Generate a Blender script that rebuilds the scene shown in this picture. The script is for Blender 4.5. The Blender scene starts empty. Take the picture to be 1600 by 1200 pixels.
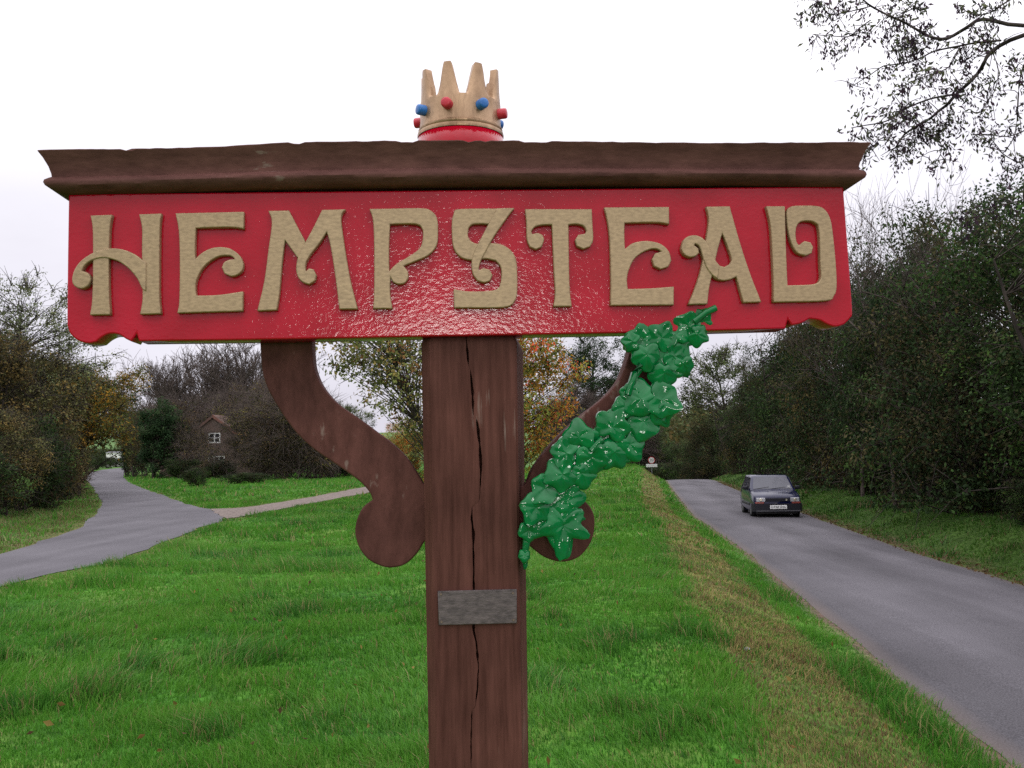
import bpy, bmesh, math, random
import numpy as np
from mathutils import Vector, Matrix
from mathutils.geometry import tessellate_polygon

SC = bpy.context.scene
COL = SC.collection
R = math.radians

# ------------------------------------------------------------------ camera
F = 1550.0                       # focal length in pixels of the 1600 px wide photograph
EYE = Vector((0.0, 0.0, 1.7))
PITCH, ROLL = math.atan(108 / F), R(-1.0)
ROT = (Matrix.Rotation(math.pi / 2 + PITCH, 3, 'X') @ Matrix.Rotation(ROLL, 3, 'Z'))
cam_d = bpy.data.cameras.new('camera')
cam_d.sensor_width = 36.0
cam_d.lens = F / 1600 * 36.0
cam_d.clip_start, cam_d.clip_end = 0.05, 4000
cam = bpy.data.objects.new('camera', cam_d)
COL.objects.link(cam)
cam.matrix_world = Matrix.Translation(EYE) @ ROT.to_4x4()
SC.camera = cam

# ------------------------------------------------------------------ overcast sky, low weak lamp added behind the camera in place of its flash
SUN_EL, SUN_AZ = R(2), R(4.6)
world = bpy.data.worlds.new('World')
SC.world = world
world.use_nodes = True
nt = world.node_tree
nt.nodes.clear()
L = nt.links.new
out = nt.nodes.new('ShaderNodeOutputWorld')
bg = nt.nodes.new('ShaderNodeBackground')
bg.inputs['Strength'].default_value = 0.1
sky = nt.nodes.new('ShaderNodeTexSky')
sky.sky_type = 'NISHITA'
sky.sun_disc = False
sky.sun_elevation = SUN_EL
sky.sun_rotation = math.pi - SUN_AZ
tc = nt.nodes.new('ShaderNodeTexCoord')
sep = nt.nodes.new('ShaderNodeSeparateXYZ')
L(tc.outputs['Generated'], sep.inputs[0])
mx = nt.nodes.new('ShaderNodeMath'); mx.operation = 'MAXIMUM'; mx.inputs[1].default_value = 0.0
L(sep.outputs['Z'], mx.inputs[0])
ramp = nt.nodes.new('ShaderNodeMapRange')          # standard overcast sky: three times brighter overhead than at the horizon
ramp.inputs['To Min'].default_value = 8.1
ramp.inputs['To Max'].default_value = 27.0
pw = nt.nodes.new('ShaderNodeMath'); pw.operation = 'POWER'; pw.inputs[1].default_value = 1.35
L(mx.outputs[0], pw.inputs[0]); L(pw.outputs[0], ramp.inputs['Value'])
cn = nt.nodes.new('ShaderNodeTexNoise')
cn.inputs['Scale'].default_value = 2.6
cn.inputs['Detail'].default_value = 5
cmap = nt.nodes.new('ShaderNodeMapping'); cmap.inputs['Scale'].default_value = (1, 1, 2.5)
L(tc.outputs['Generated'], cmap.inputs[0]); L(cmap.outputs[0], cn.inputs['Vector'])
cr = nt.nodes.new('ShaderNodeMapRange')
cr.inputs['From Min'].default_value, cr.inputs['From Max'].default_value = 0.3, 0.7
cr.inputs['To Min'].default_value, cr.inputs['To Max'].default_value = 0.90, 1.10
L(cn.outputs['Fac'], cr.inputs['Value'])
mu = nt.nodes.new('ShaderNodeMath'); mu.operation = 'MULTIPLY'
L(ramp.outputs[0], mu.inputs[0]); L(cr.outputs[0], mu.inputs[1])
tint = nt.nodes.new('ShaderNodeMix'); tint.data_type = 'RGBA'
tint.inputs['A'].default_value = (0.965, 0.94, 1.075, 1)
tint.inputs['B'].default_value = (1.0, 0.98, 1.04, 1)
tr = nt.nodes.new('ShaderNodeMapRange'); tr.inputs['From Max'].default_value = 0.4
L(mx.outputs[0], tr.inputs['Value']); L(tr.outputs[0], tint.inputs['Factor'])
vm = nt.nodes.new('ShaderNodeVectorMath'); vm.operation = 'SCALE'
L(tint.outputs['Result'], vm.inputs[0]); L(mu.outputs[0], vm.inputs['Scale'])
mixs = nt.nodes.new('ShaderNodeMix'); mixs.data_type = 'RGBA'; mixs.inputs['Factor'].default_value = 0.94
L(sky.outputs[0], mixs.inputs['A']); L(vm.outputs[0], mixs.inputs['B'])
L(mixs.outputs['Result'], bg.inputs['Color']); L(bg.outputs[0], out.inputs[0])

flash_sun_d = bpy.data.lights.new('flash_sun', 'SUN')  # added lamp standing in for the camera flash, gives the paint its glints
flash_sun_d.energy = 0.5
flash_sun_d.angle = R(10)
flash_sun_d.color = (1.0, 0.97, 0.92)
flash_sun = bpy.data.objects.new('flash_sun', flash_sun_d)
COL.objects.link(flash_sun)
flash_sun.rotation_euler = (math.pi / 2 - SUN_EL, 0, SUN_AZ)
flash_sun.location = (0.5, -6, 4)

SC.view_settings.view_transform = 'Standard'
SC.view_settings.look = 'None'
SC.view_settings.gamma = 1.0
SC.view_settings.exposure = 0.0
SC.view_settings.use_curve_mapping = False
SC.render.engine = 'CYCLES'
SC.cycles.use_denoising = False           # keeps the fine grain of paint, bark and grass
SC.cycles.max_bounces = 6
SC.cycles.transparent_max_bounces = 4

# ------------------------------------------------------------------ pixels of the photograph -> points of the place
def ray(px, py):
    return ROT @ Vector(((px - 800) / F, -(py - 600) / F, -1.0))

def on_z(px, py, z=0.0):
    d = ray(px, py)
    t = (z - EYE.z) / d.z
    return EYE + d * t

def at_y(px, py, y):
    d = ray(px, py)
    return EYE + d * (y / d.y)

def hz(px):
    return 708 - (px - 800) * math.tan(-ROLL)

# ------------------------------------------------------------------ helpers
def tag(o, label=None, cat=None, group=None, kind=None):
    for k, v in (('label', label), ('category', cat), ('group', group), ('kind', kind)):
        if v:
            o[k] = v
    return o

def empty(name, loc=(0, 0, 0), rz=0.0):
    o = bpy.data.objects.new(name, None)
    COL.objects.link(o)
    o.location = loc
    o.rotation_euler = (0, 0, rz)
    o.empty_display_size = 0.2
    return o

def link(name, me, mat=None, parent=None, smooth=False):
    o = bpy.data.objects.new(name, me)
    COL.objects.link(o)
    if mat is not None and not me.materials:
        me.materials.append(mat)
    if parent is not None:
        o.parent = parent
    if smooth and len(me.polygons):
        me.polygons.foreach_set('use_smooth', [True] * len(me.polygons))
    return o

def mesh(name, v, f, mat=None, parent=None, smooth=False):
    me = bpy.data.meshes.new(name)
    me.from_pydata([tuple(p) for p in v], [], [tuple(q) for q in f])
    me.update()
    return link(name, me, mat, parent, smooth)

def bm_obj(name, bm, mat=None, parent=None, smooth=False):
    me = bpy.data.meshes.new(name)
    bm.normal_update()
    bm.to_mesh(me)
    bm.free()
    return link(name, me, mat, parent, smooth)

def np_mesh(name, V, counts, loops, cols=None):
    """fast mesh from arrays: V (n,3), loop counts per face, flat loop indices, optional point colours"""
    me = bpy.data.meshes.new(name)
    me.vertices.add(len(V))
    me.vertices.foreach_set('co', np.ascontiguousarray(V, dtype=np.float32).ravel())
    me.loops.add(len(loops))
    me.loops.foreach_set('vertex_index', np.ascontiguousarray(loops, dtype=np.int32))
    me.polygons.add(len(counts))
    st = np.zeros(len(counts), dtype=np.int32)
    st[1:] = np.cumsum(counts)[:-1]
    me.polygons.foreach_set('loop_start', st)
    me.polygons.foreach_set('loop_total', np.ascontiguousarray(counts, dtype=np.int32))
    me.update(calc_edges=True)
    if cols is not None:
        a = me.attributes.new('col', 'FLOAT_COLOR', 'POINT')
        c = np.ones((len(V), 4), dtype=np.float32)
        c[:, :3] = cols
        a.data.foreach_set('color', c.ravel())
    return me

def box_bm(bm, x0, x1, y0, y1, z0, z1):
    vs = [bm.verts.new(p) for p in ((x0, y0, z0), (x1, y0, z0), (x1, y1, z0), (x0, y1, z0),
                                    (x0, y0, z1), (x1, y0, z1), (x1, y1, z1), (x0, y1, z1))]
    for q in ((0, 3, 2, 1), (4, 5, 6, 7), (0, 1, 5, 4), (1, 2, 6, 5), (2, 3, 7, 6), (3, 0, 4, 7)):
        bm.faces.new([vs[i] for i in q])
    return vs

def bevel_all(bm, w, seg=2):
    bmesh.ops.bevel(bm, geom=bm.edges[:], offset=w, segments=seg, affect='EDGES', profile=0.5, clamp_overlap=True)

def smooth_outline(pts, corner=38, n=4):
    """Catmull-Rom through a closed outline; sharp corners stay sharp"""
    P = [Vector(p) for p in pts]
    N = len(P)
    sharp = []
    for i in range(N):
        a, b, c = P[i - 1], P[i], P[(i + 1) % N]
        u, v = b - a, c - b
        ang = abs(math.degrees(u.angle(v))) if u.length > 1e-9 and v.length > 1e-9 else 0
        sharp.append(ang > corner)
    out = []
    for i in range(N):
        p1, p2 = P[i], P[(i + 1) % N]
        p0 = P[i - 1] if not sharp[i] else p1 - (p2 - p1)
        p3 = P[(i + 2) % N] if not sharp[(i + 1) % N] else p2 + (p2 - p1)
        for k in range(n):
            t = k / n
            out.append(0.5 * ((2 * p1) + (p2 - p0) * t + (2 * p0 - 5 * p1 + 4 * p2 - p3) * t * t
                              + (3 * p1 - p0 - 3 * p2 + p3) * t ** 3))
    return out

def plate_mesh(outlines, thick, bevel, res=1):
    """solid plate from closed 2D outlines (first outer, others holes); lies in XZ, front face at y = -thick/2"""
    cu = bpy.data.curves.new('plate', 'CURVE')
    cu.dimensions = '2D'
    cu.fill_mode = 'BOTH'
    cu.extrude = max(thick / 2 - bevel, 1e-5)
    cu.bevel_depth = bevel
    cu.bevel_resolution = res
    cu.offset = -bevel
    for o in outlines:
        s = cu.splines.new('POLY')
        s.points.add(len(o) - 1)
        for p, q in zip(s.points, o):
            p.co = (q[0], q[1], 0, 1)
        s.use_cyclic_u = True
    ob = bpy.data.objects.new('plate', cu)
    COL.objects.link(ob)
    dg = bpy.context.evaluated_depsgraph_get()
    me = bpy.data.meshes.new_from_object(ob.evaluated_get(dg))
    bpy.data.objects.remove(ob)
    bpy.data.curves.remove(cu)
    me.transform(Matrix.Rotation(math.pi / 2, 4, 'X'))
    me.materials.clear()
    return me

def join_meshes(name, items):
    bm = bmesh.new()
    for me, M in items:
        k = len(bm.verts)
        bm.from_mesh(me)
        bm.verts.ensure_lookup_table()
        bmesh.ops.transform(bm, matrix=M, verts=bm.verts[k:])
        bpy.data.meshes.remove(me)
    me = bpy.data.meshes.new(name)
    bm.to_mesh(me)
    bm.free()
    return me

def tube_arrays(lines, sides):
    """lines: list of (points (k,3), radii (k,)) -> verts, quads"""
    V, Fq = [], []
    base = 0
    for (P, rad) in lines:
        P = np.asarray(P, float)
        k = len(P)
        T = np.gradient(P, axis=0)
        T /= np.maximum(np.linalg.norm(T, axis=1, keepdims=True), 1e-9)
        ref = np.where(np.abs(T[:, 2:3]) > 0.9, np.array([[1.0, 0, 0]]), np.array([[0, 0, 1.0]]))
        A = np.cross(T, ref)
        A /= np.maximum(np.linalg.norm(A, axis=1, keepdims=True), 1e-9)
        B = np.cross(T, A)
        th = np.arange(sides) * 2 * math.pi / sides
        ring = (P[:, None, :] + np.asarray(rad)[:, None, None] *
                (A[:, None, :] * np.cos(th)[None, :, None] + B[:, None, :] * np.sin(th)[None, :, None]))
        V.append(ring.reshape(-1, 3))
        i = np.arange(k - 1)[:, None] * sides
        j = np.arange(sides)[None, :]
        j2 = (j + 1) % sides
        q = np.stack([i + j, i + j2, i + sides + j2, i + sides + j], -1).reshape(-1, 4) + base
        Fq.append(q)
        base += k * sides
    if not V:
        return np.zeros((0, 3)), np.zeros((0, 4), int)
    return np.concatenate(V), np.concatenate(Fq)

def tubes(name, groups, mat, parent):
    """groups: list of (lines, sides)"""
    Vs, Fs, b = [], [], 0
    for lines, sides in groups:
        v, f = tube_arrays(lines, sides)
        Vs.append(v); Fs.append(f + b); b += len(v)
    V, Fq = np.concatenate(Vs), np.concatenate(Fs)
    me = np_mesh(name, V, np.full(len(Fq), 4), Fq.ravel())
    return link(name, me, mat, parent, True)

def vnoise(x, y, seed=0):
    x, y = np.asarray(x, float), np.asarray(y, float)
    xi, yi = np.floor(x).astype(np.int64), np.floor(y).astype(np.int64)
    fx, fy = x - xi, y - yi
    def h(a, b):
        n = (a * 374761393 + b * 668265263 + seed * 1442695041) & 0x7fffffff
        n = ((n ^ (n >> 13)) * 1274126177) & 0x7fffffff
        n = n ^ (n >> 16)
        return (n & 0xffff) / 65535.0
    u, v = fx * fx * (3 - 2 * fx), fy * fy * (3 - 2 * fy)
    return (h(xi, yi) * (1 - u) + h(xi + 1, yi) * u) * (1 - v) + (h(xi, yi + 1) * (1 - u) + h(xi + 1, yi + 1) * u) * v

def fbm(x, y, seed=0, o=3):
    s, a, t = 0, 0.5, 0
    for i in range(o):
        s = s + a * vnoise(np.asarray(x) * 2 ** i, np.asarray(y) * 2 ** i, seed + i * 7)
        t += a
        a *= 0.5
    return s / t

def sstep(a, b, x):
    t = np.clip((np.asarray(x, float) - a) / (b - a), 0, 1)
    return t * t * (3 - 2 * t)

# ------------------------------------------------------------------ materials
def new_mat(name):
    m = bpy.data.materials.new(name)
    m.use_nodes = True
    n = m.node_tree.nodes
    return m, n, m.node_tree.links.new, n['Principled BSDF']

def noise_mat(name, c1, c2, scale=8, rough=0.6, stretch=(1, 1, 1), bump=0.0, bump_scale=None, spec=0.4, detail=6,
              lo=0.35, hi=0.65, metallic=0.0, bump_dist=0.002, third=None, coat=0.0, rough2=None):
    m, n, l, p = new_mat(name)
    tc = n.new('ShaderNodeTexCoord')
    mp = n.new('ShaderNodeMapping'); mp.inputs['Scale'].default_value = stretch
    l(tc.outputs['Object'], mp.inputs[0])
    nz = n.new('ShaderNodeTexNoise'); nz.inputs['Scale'].default_value = scale; nz.inputs['Detail'].default_value = detail
    l(mp.outputs[0], nz.inputs['Vector'])
    cr = n.new('ShaderNodeValToRGB')
    cr.color_ramp.elements[0].position, cr.color_ramp.elements[1].position = lo, hi
    cr.color_ramp.elements[0].color = (*c1, 1)
    cr.color_ramp.elements[1].color = (*c2, 1)
    if third:
        e = cr.color_ramp.elements.new(third[0]); e.color = (*third[1], 1)
    l(nz.outputs['Fac'], cr.inputs[0])
    l(cr.outputs[0], p.inputs['Base Color'])
    p.inputs['Roughness'].default_value = rough
    if rough2 is not None:
        mr = n.new('ShaderNodeMapRange')
        mr.inputs['To Min'].default_value, mr.inputs['To Max'].default_value = rough, rough2
        l(nz.outputs['Fac'], mr.inputs['Value']); l(mr.outputs[0], p.inputs['Roughness'])
    p.inputs['Metallic'].default_value = metallic
    p.inputs['Specular IOR Level'].default_value = spec
    p.inputs['Coat Weight'].default_value = coat
    if bump:
        nb = n.new('ShaderNodeTexNoise'); nb.inputs['Scale'].default_value = bump_scale or scale * 4
        nb.inputs['Detail'].default_value = 4
        l(mp.outputs[0], nb.inputs['Vector'])
        b = n.new('ShaderNodeBump'); b.inputs['Strength'].default_value = bump; b.inputs['Distance'].default_value = bump_dist
        l(nb.outputs['Fac'], b.inputs['Height']); l(b.outputs[0], p.inputs['Normal'])
    return m

def attr_mat(name, rough=0.7, trans=0.25, spec=0.2, rnd=0.25):
    """leaf / blade material: colour of each leaf from its own attribute, small change from plant to plant"""
    m, n, l, p = new_mat(name)
    a = n.new('ShaderNodeAttribute'); a.attribute_name = 'col'
    oi = n.new('ShaderNodeObjectInfo')
    hs = n.new('ShaderNodeHueSaturation')
    mr = n.new('ShaderNodeMapRange'); mr.inputs['To Min'].default_value = 1 - rnd; mr.inputs['To Max'].default_value = 1 + rnd
    l(oi.outputs['Random'], mr.inputs['Value']); l(mr.outputs[0], hs.inputs['Value'])
    l(a.outputs['Color'], hs.inputs['Color'])
    l(hs.outputs[0], p.inputs['Base Color'])
    p.inputs['Roughness'].default_value = rough
    p.inputs['Specular IOR Level'].default_value = spec
    if trans:
        t = n.new('ShaderNodeBsdfTranslucent')
        l(hs.outputs[0], t.inputs['Color'])
        ms = n.new('ShaderNodeMixShader'); ms.inputs[0].default_value = trans
        o = n['Material Output']
        l(p.outputs[0], ms.inputs[1]); l(t.outputs[0], ms.inputs[2]); l(ms.outputs[0], o.inputs['Surface'])
    return m

def plain(name, c, rough=0.5, spec=0.5, metallic=0.0, coat=0.0):
    m, n, l, p = new_mat(name)
    p.inputs['Base Color'].default_value = (*c, 1)
    p.inputs['Roughness'].default_value = rough
    p.inputs['Specular IOR Level'].default_value = spec
    p.inputs['Metallic'].default_value = metallic
    p.inputs['Coat Weight'].default_value = coat
    return m

M_leaf = attr_mat('leaf', spec=.06, trans=.3)
M_leaf_thin = attr_mat('thin leaf', spec=.06, trans=.45)
M_blade = attr_mat('grass blade', rough=0.55, trans=0.35, spec=0.25, rnd=0.0)
M_bark = noise_mat('bark', (0.030, 0.025, 0.022), (0.075, 0.062, 0.052), 6, 0.9, (1, 1, 0.25), 0.4, spec=0.1)
M_twig = noise_mat('twig bark', (0.062, 0.050, 0.046), (0.125, 0.098, 0.085), 4, 0.9, spec=0.1)
# ------------------------------------------------------------------ ground plan
RZ = -0.56
_le = [(1583, 1196), (1500, 1133), (1417, 1067), (1333, 996), (1250, 933), (1167, 862), (1083, 804), (1056, 771), (1041, 750)]
_re = [(1600, 915), (1500, 883), (1417, 860), (1333, 829), (1267, 806), (1162, 769), (1112, 748.5)]
LE = np.array([on_z(*p, RZ)[:2] for p in _le])
RE = np.array([on_z(*p, RZ)[:2] for p in _re])
def extend(E, y0, y1):
    s0 = (E[3] - E[0]) / (E[3, 1] - E[0, 1]); s1 = (E[-1] - E[-3]) / (E[-1, 1] - E[-3, 1])
    return np.vstack([E[0] + s0 * (y0 - E[0, 1]), E, E[-1] + s1 * (y1 - E[-1, 1])])
LE, RE = extend(LE, -25, 200), extend(RE, -25, 200)
def xl(y): return np.interp(y, LE[:, 1], LE[:, 0])
def xr(y): return np.maximum(np.interp(y, RE[:, 1], RE[:, 0]), xl(y) + 3.2)

_lr = [(0, 917), (90, 895), (180, 877), (252, 850), (315, 824), (352, 811), (385, 806), (470, 790), (560, 773)]      # near edge, then near edge of the track
_lt = [(560, 763), (470, 780), (385, 793), (324, 796), (288, 787), (252, 773), (222, 763), (202, 754), (193, 744), (196, 735)]
_ll = [(0, 866), (68, 846), (126, 823), (153, 800), (158, 782), (144, 760), (133, 747), (137, 740), (152, 735.5), (171, 732.8), (196, 730.6)]
def Z0(L_): return [on_z(*p, 0.0)[:] for p in L_]
near_e, track_e, far_e = Z0(_lr), Z0(_lt), Z0(_ll)
def ext2(a, b, k): return tuple(np.array(b) + (np.array(b) - np.array(a)) * k)
road_poly = ([ext2(near_e[1], near_e[0], 4.0)] + near_e[:6] + track_e[3:] +
             [ext2(track_e[-2], track_e[-1], 0.3), ext2(far_e[-2], far_e[-1], 0.25)] + far_e[::-1] + [ext2(far_e[1], far_e[0], 4.0)])
track_poly = near_e[5:] + [ext2(near_e[-2], near_e[-1], 1.6), ext2(track_e[1], track_e[0], 1.6)] + track_e[:4]
RP = np.array([p[:2] for p in road_poly]); TP = np.array([p[:2] for p in track_poly])

_fe = sorted((p[1], p[0]) for p in far_e)
def xfar(y): return np.interp(y, [a for a, b in _fe], [b for a, b in _fe])

def in_poly(x, y, P):
    r = np.zeros(np.shape(x), bool)
    n = len(P)
    for i in range(n):
        (x1, y1), (x2, y2) = P[i], P[(i + 1) % n]
        c = (y1 > y) != (y2 > y)
        with np.errstate(divide='ignore', invalid='ignore'):
            r ^= c & (x < (x2 - x1) * (y - y1) / (y2 - y1 if y2 != y1 else 1e-9) + x1)
    return r
def dist_poly(x, y, P):
    d = np.full(np.shape(x), 1e9)
    n = len(P)
    for i in range(n):
        (x1, y1), (x2, y2) = P[i], P[(i + 1) % n]
        L2 = (x2 - x1) ** 2 + (y2 - y1) ** 2 + 1e-9
        t = np.clip(((x - x1) * (x2 - x1) + (y - y1) * (y2 - y1)) / L2, 0, 1)
        d = np.minimum(d, np.hypot(x - x1 - t * (x2 - x1), y - y1 - t * (y2 - y1)))
    return d

def drop(y, y0):
    t = np.maximum(np.asarray(y, float) - y0, 0)
    return np.where(t < 22, 0.0019 * t * t, 0.0019 * 22 * 22 + 0.0836 * (t - 22))
def road_z(y):
    return RZ - np.minimum(drop(y, 72), 3.2)

def height(x, y):
    x, y = np.asarray(x, float), np.asarray(y, float)
    m = sstep(-3, 5, x)
    lawn = m * (0.55 * sstep(45, 84, y) * sstep(13.5, 9.5, x) - np.minimum(drop(y, 84), 3.2))
    bumps = -0.10 * fbm(x * 0.9, y * 0.9, 3, 3) * sstep(3, 6, np.abs(y) + np.abs(x)) + 0.05 * m
    dl = np.minimum(dist_poly(x, y, RP), dist_poly(x, y, TP))
    dl = np.where(in_poly(x, y, RP) | in_poly(x, y, TP), 0, dl)
    bumps = bumps * sstep(.3, 3.0, dl)
    lawn = lawn + bumps * np.exp(-np.maximum(y - 40, 0) / 30)
    d, e = xl(y) - x, x - xr(y)
    rz = road_z(y)
    z = rz - 0.03 + (lawn - rz + 0.03) * sstep(-0.25, 2.4, d)
    bank = rz - 0.03 + 0.55 * sstep(0.1, 2.6, e) + 0.6 * sstep(2.5, 9, e) - 0.06 * fbm(x * 1.3, y * 1.3, 9) * sstep(0.2, 1, e)
    z = np.where(e > -0.05, bank, z)
    far = 12.5 * sstep(235, 480, y) + 5 * sstep(480, 1200, y)
    s = sstep(200, 275, y)
    return z * (1 - s) + far * s

# ------------------------------------------------------------------ ground sheet
def axis(lo, hi, fine_lo, fine_hi, step, grow=1.16):
    a = list(np.arange(fine_lo, fine_hi + 1e-6, step))
    s = step
    while a[-1] < hi:
        s *= grow; a.append(a[-1] + s)
    s = step
    while a[0] > lo:
        s *= grow; a.insert(0, a[0] - s)
    return np.array(a)
gx = axis(-1500, 1500, -10, 17, 0.22)
gy = axis(-300, 2600, 2.5, 45, 0.3, 1.05)
GX, GY = np.meshgrid(gx, gy)
GZ = height(GX, GY)
nx, ny = len(gx), len(gy)
V = np.stack([GX.ravel(), GY.ravel(), GZ.ravel()], 1)

def ground_colour(x, y):
    """what grows or lies there (the colours of the materials themselves)"""
    x, y = np.asarray(x, float), np.asarray(y, float)
    n1, n2, n3 = fbm(x * .35, y * .35, 21), fbm(x * 1.4, y * 1.4, 22), fbm(x * 3.1, y * 3.1, 23)
    g1, g2, g3 = np.array([.040, .138, .016]), np.array([.080, .220, .022]), np.array([.18, .21, .06])
    t = sstep(.3, .7, .6 * n1 + .4 * n2)[..., None]
    c = g1 * (1 - t) + g2 * t
    k = (sstep(.58, .78, n2) * .5)[..., None]
    c = c * (1 - k) + g3 * k
    d, e = xl(y) - x, x - xr(y)
    straw, brown = np.array([.25, .19, .075]), np.array([.13, .085, .04])
    w = .9 + .5 * fbm(x * .5, y * .5, 31)
    strip = sstep(.55, .9, d + .35 * (n3 - .5)) * sstep(w + .95, w + .45, d + .5 * (n2 - .5)) * sstep(-30, 0, y)
    sc = straw * (1 - sstep(.35, .7, n3)[..., None]) + brown * sstep(.35, .7, n3)[..., None]
    mix = (strip * (.35 + .45 * sstep(.35, .6, n2)))[..., None]
    c = c * (1 - mix) + sc * mix
    dirt = np.array([.16, .105, .085])
    q = (sstep(.30, .02, d + .2 * (n3 - .5)) * (d > -2))[..., None]
    c = c * (1 - q) + dirt * q
    bank = np.array([.055, .105, .020])
    b = sstep(-.1, .2, e)[..., None] * (y < 160)[..., None]
    bc = bank * (.6 + .8 * n2[..., None])
    litter = np.array([.10, .065, .04])
    li = (sstep(.75, .15, e + .6 * (n3 - .5)))[..., None]
    bc = bc * (1 - li) + litter * li
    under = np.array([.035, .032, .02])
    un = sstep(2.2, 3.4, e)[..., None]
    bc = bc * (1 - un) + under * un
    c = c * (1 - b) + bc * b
    dl = np.minimum(dist_poly(x, y, RP), dist_poly(x, y, TP))
    v = (sstep(.75, .1, dl + .5 * (n3 - .5)) * (x < 2))[..., None] * .75
    c = c * (1 - v) + np.array([.15, .11, .05]) * v
    lft = (x < xfar(y))[..., None] * (y < 150)[..., None] * (.25 + .45 * sstep(.35, .65, n2))[..., None]
    c = c * (1 - lft) + np.array([.12, .115, .045]) * lft
    field = np.array([.12, .21, .07])
    f = sstep(225, 240, y)[..., None]
    return c * (1 - f) + field * f

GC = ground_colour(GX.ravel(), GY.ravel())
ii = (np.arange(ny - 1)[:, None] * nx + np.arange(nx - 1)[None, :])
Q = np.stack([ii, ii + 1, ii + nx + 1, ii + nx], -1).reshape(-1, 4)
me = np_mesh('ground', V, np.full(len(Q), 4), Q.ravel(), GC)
m, n, l, p = new_mat('turf')
a = n.new('ShaderNodeAttribute'); a.attribute_name = 'col'
tcn = n.new('ShaderNodeTexCoord')
nz = n.new('ShaderNodeTexNoise'); nz.inputs['Scale'].default_value = 9; nz.inputs['Detail'].default_value = 8
l(tcn.outputs['Object'], nz.inputs['Vector'])
mr = n.new('ShaderNodeMapRange'); mr.inputs['From Min'].default_value = .3; mr.inputs['From Max'].default_value = .7
mr.inputs['To Min'].default_value = .45; mr.inputs['To Max'].default_value = 1.25
l(nz.outputs['Fac'], mr.inputs['Value'])
vs = n.new('ShaderNodeVectorMath'); vs.operation = 'SCALE'
l(a.outputs['Color'], vs.inputs[0]); l(mr.outputs[0], vs.inputs['Scale'])
l(vs.outputs[0], p.inputs['Base Color'])
p.inputs['Roughness'].default_value = .95; p.inputs['Specular IOR Level'].default_value = .1
bp = n.new('ShaderNodeBump'); bp.inputs['Strength'].default_value = .8; bp.inputs['Distance'].default_value = .04
l(nz.outputs['Fac'], bp.inputs['Height']); l(bp.outputs[0], p.inputs['Normal'])
ground = link('ground', me, m, None, True)
tag(ground, 'rolling green verge and lawn around the sign', None, None, 'structure')

# ------------------------------------------------------------------ roads
def asphalt(name, c1, c2, c3, wheel=True):
    m, n, l, p = new_mat(name)
    tcn = n.new('ShaderNodeTexCoord')
    def nse(s, d=6, mp=None):
        z = n.new('ShaderNodeTexNoise'); z.inputs['Scale'].default_value = s; z.inputs['Detail'].default_value = d
        if mp:
            q = n.new('ShaderNodeMapping'); q.inputs['Scale'].default_value = mp
            l(tcn.outputs['Object'], q.inputs[0]); l(q.outputs[0], z.inputs['Vector'])
        else:
            l(tcn.outputs['Object'], z.inputs['Vector'])
        return z
    big, fine, streak = nse(.45), nse(70, 3), nse(1.0, 5, (1.6, .12, 1))
    r = n.new('ShaderNodeValToRGB')
    r.color_ramp.elements[0].position, r.color_ramp.elements[1].position = .3, .72
    r.color_ramp.elements[0].color, r.color_ramp.elements[1].color = (*c1, 1), (*c2, 1)
    add = n.new('ShaderNodeMath'); add.operation = 'MULTIPLY_ADD'; add.inputs[1].default_value = .5
    l(streak.outputs['Fac'], add.inputs[0])
    h = n.new('ShaderNodeMath'); h.operation = 'MULTIPLY'; h.inputs[1].default_value = .5
    l(big.outputs['Fac'], h.inputs[0]); l(h.outputs[0], add.inputs[2])
    l(add.outputs[0], r.inputs[0])
    fr = n.new('ShaderNodeMapRange'); fr.inputs['From Min'].default_value = .3; fr.inputs['From Max'].default_value = .7
    fr.inputs['To Min'].default_value = .55; fr.inputs['To Max'].default_value = 1.45
    l(fine.outputs['Fac'], fr.inputs['Value'])
    s = n.new('ShaderNodeVectorMath'); s.operation = 'SCALE'
    l(r.outputs[0], s.inputs[0]); l(fr.outputs[0], s.inputs['Scale'])
    a = n.new('ShaderNodeAttribute'); a.attribute_name = 'col'
    mxn = n.new('ShaderNodeMix'); mxn.data_type = 'RGBA'
    mxn.inputs['B'].default_value = (*c3, 1)
    sp_ = n.new('ShaderNodeSeparateColor')
    l(a.outputs['Color'], sp_.inputs[0])
    tn = n.new('ShaderNodeMath'); tn.operation = 'MULTIPLY_ADD'; tn.inputs[1].default_value = 1.0; tn.inputs[2].default_value = 1.0
    l(sp_.outputs[1], tn.inputs[0])
    s2 = n.new('ShaderNodeVectorMath'); s2.operation = 'SCALE'
    l(s.outputs[0], s2.inputs[0]); l(tn.outputs[0], s2.inputs['Scale'])
    l(sp_.outputs[0], mxn.inputs['Factor']); l(s2.outputs[0], mxn.inputs['A'])
    l(mxn.outputs['Result'], p.inputs['Base Color'])
    p.inputs['Roughness'].default_value = .85; p.inputs['Specular IOR Level'].default_value = .25
    b = n.new('ShaderNodeBump'); b.inputs['Strength'].default_value = .5; b.inputs['Distance'].default_value = .008
    l(fine.outputs['Fac'], b.inputs['Height']); l(b.outputs[0], p.inputs['Normal'])
    return m
M_road = asphalt('worn asphalt', (.070, .065, .073), (.136, .128, .140), (.13, .10, .085))
ys = np.concatenate([np.arange(-25, 60, .5), np.arange(60, 190, 2.0)])
us = np.array([0, .02, .06, .12, .19, .28, .36, .43, .5, .57, .64, .72, .81, .88, .94, .98, 1.0])
X0, X1 = xl(ys), xr(ys)
w0 = .10 * (fbm(ys * .8, ys * 0, 41) - .5); w1 = .22 * (fbm(ys * .8, ys * 0, 42) - .5)
RX = (X0 + w0)[:, None] * (1 - us) + (X1 + w1)[:, None] * us
RY = np.repeat(ys[:, None], len(us), 1)
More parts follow.
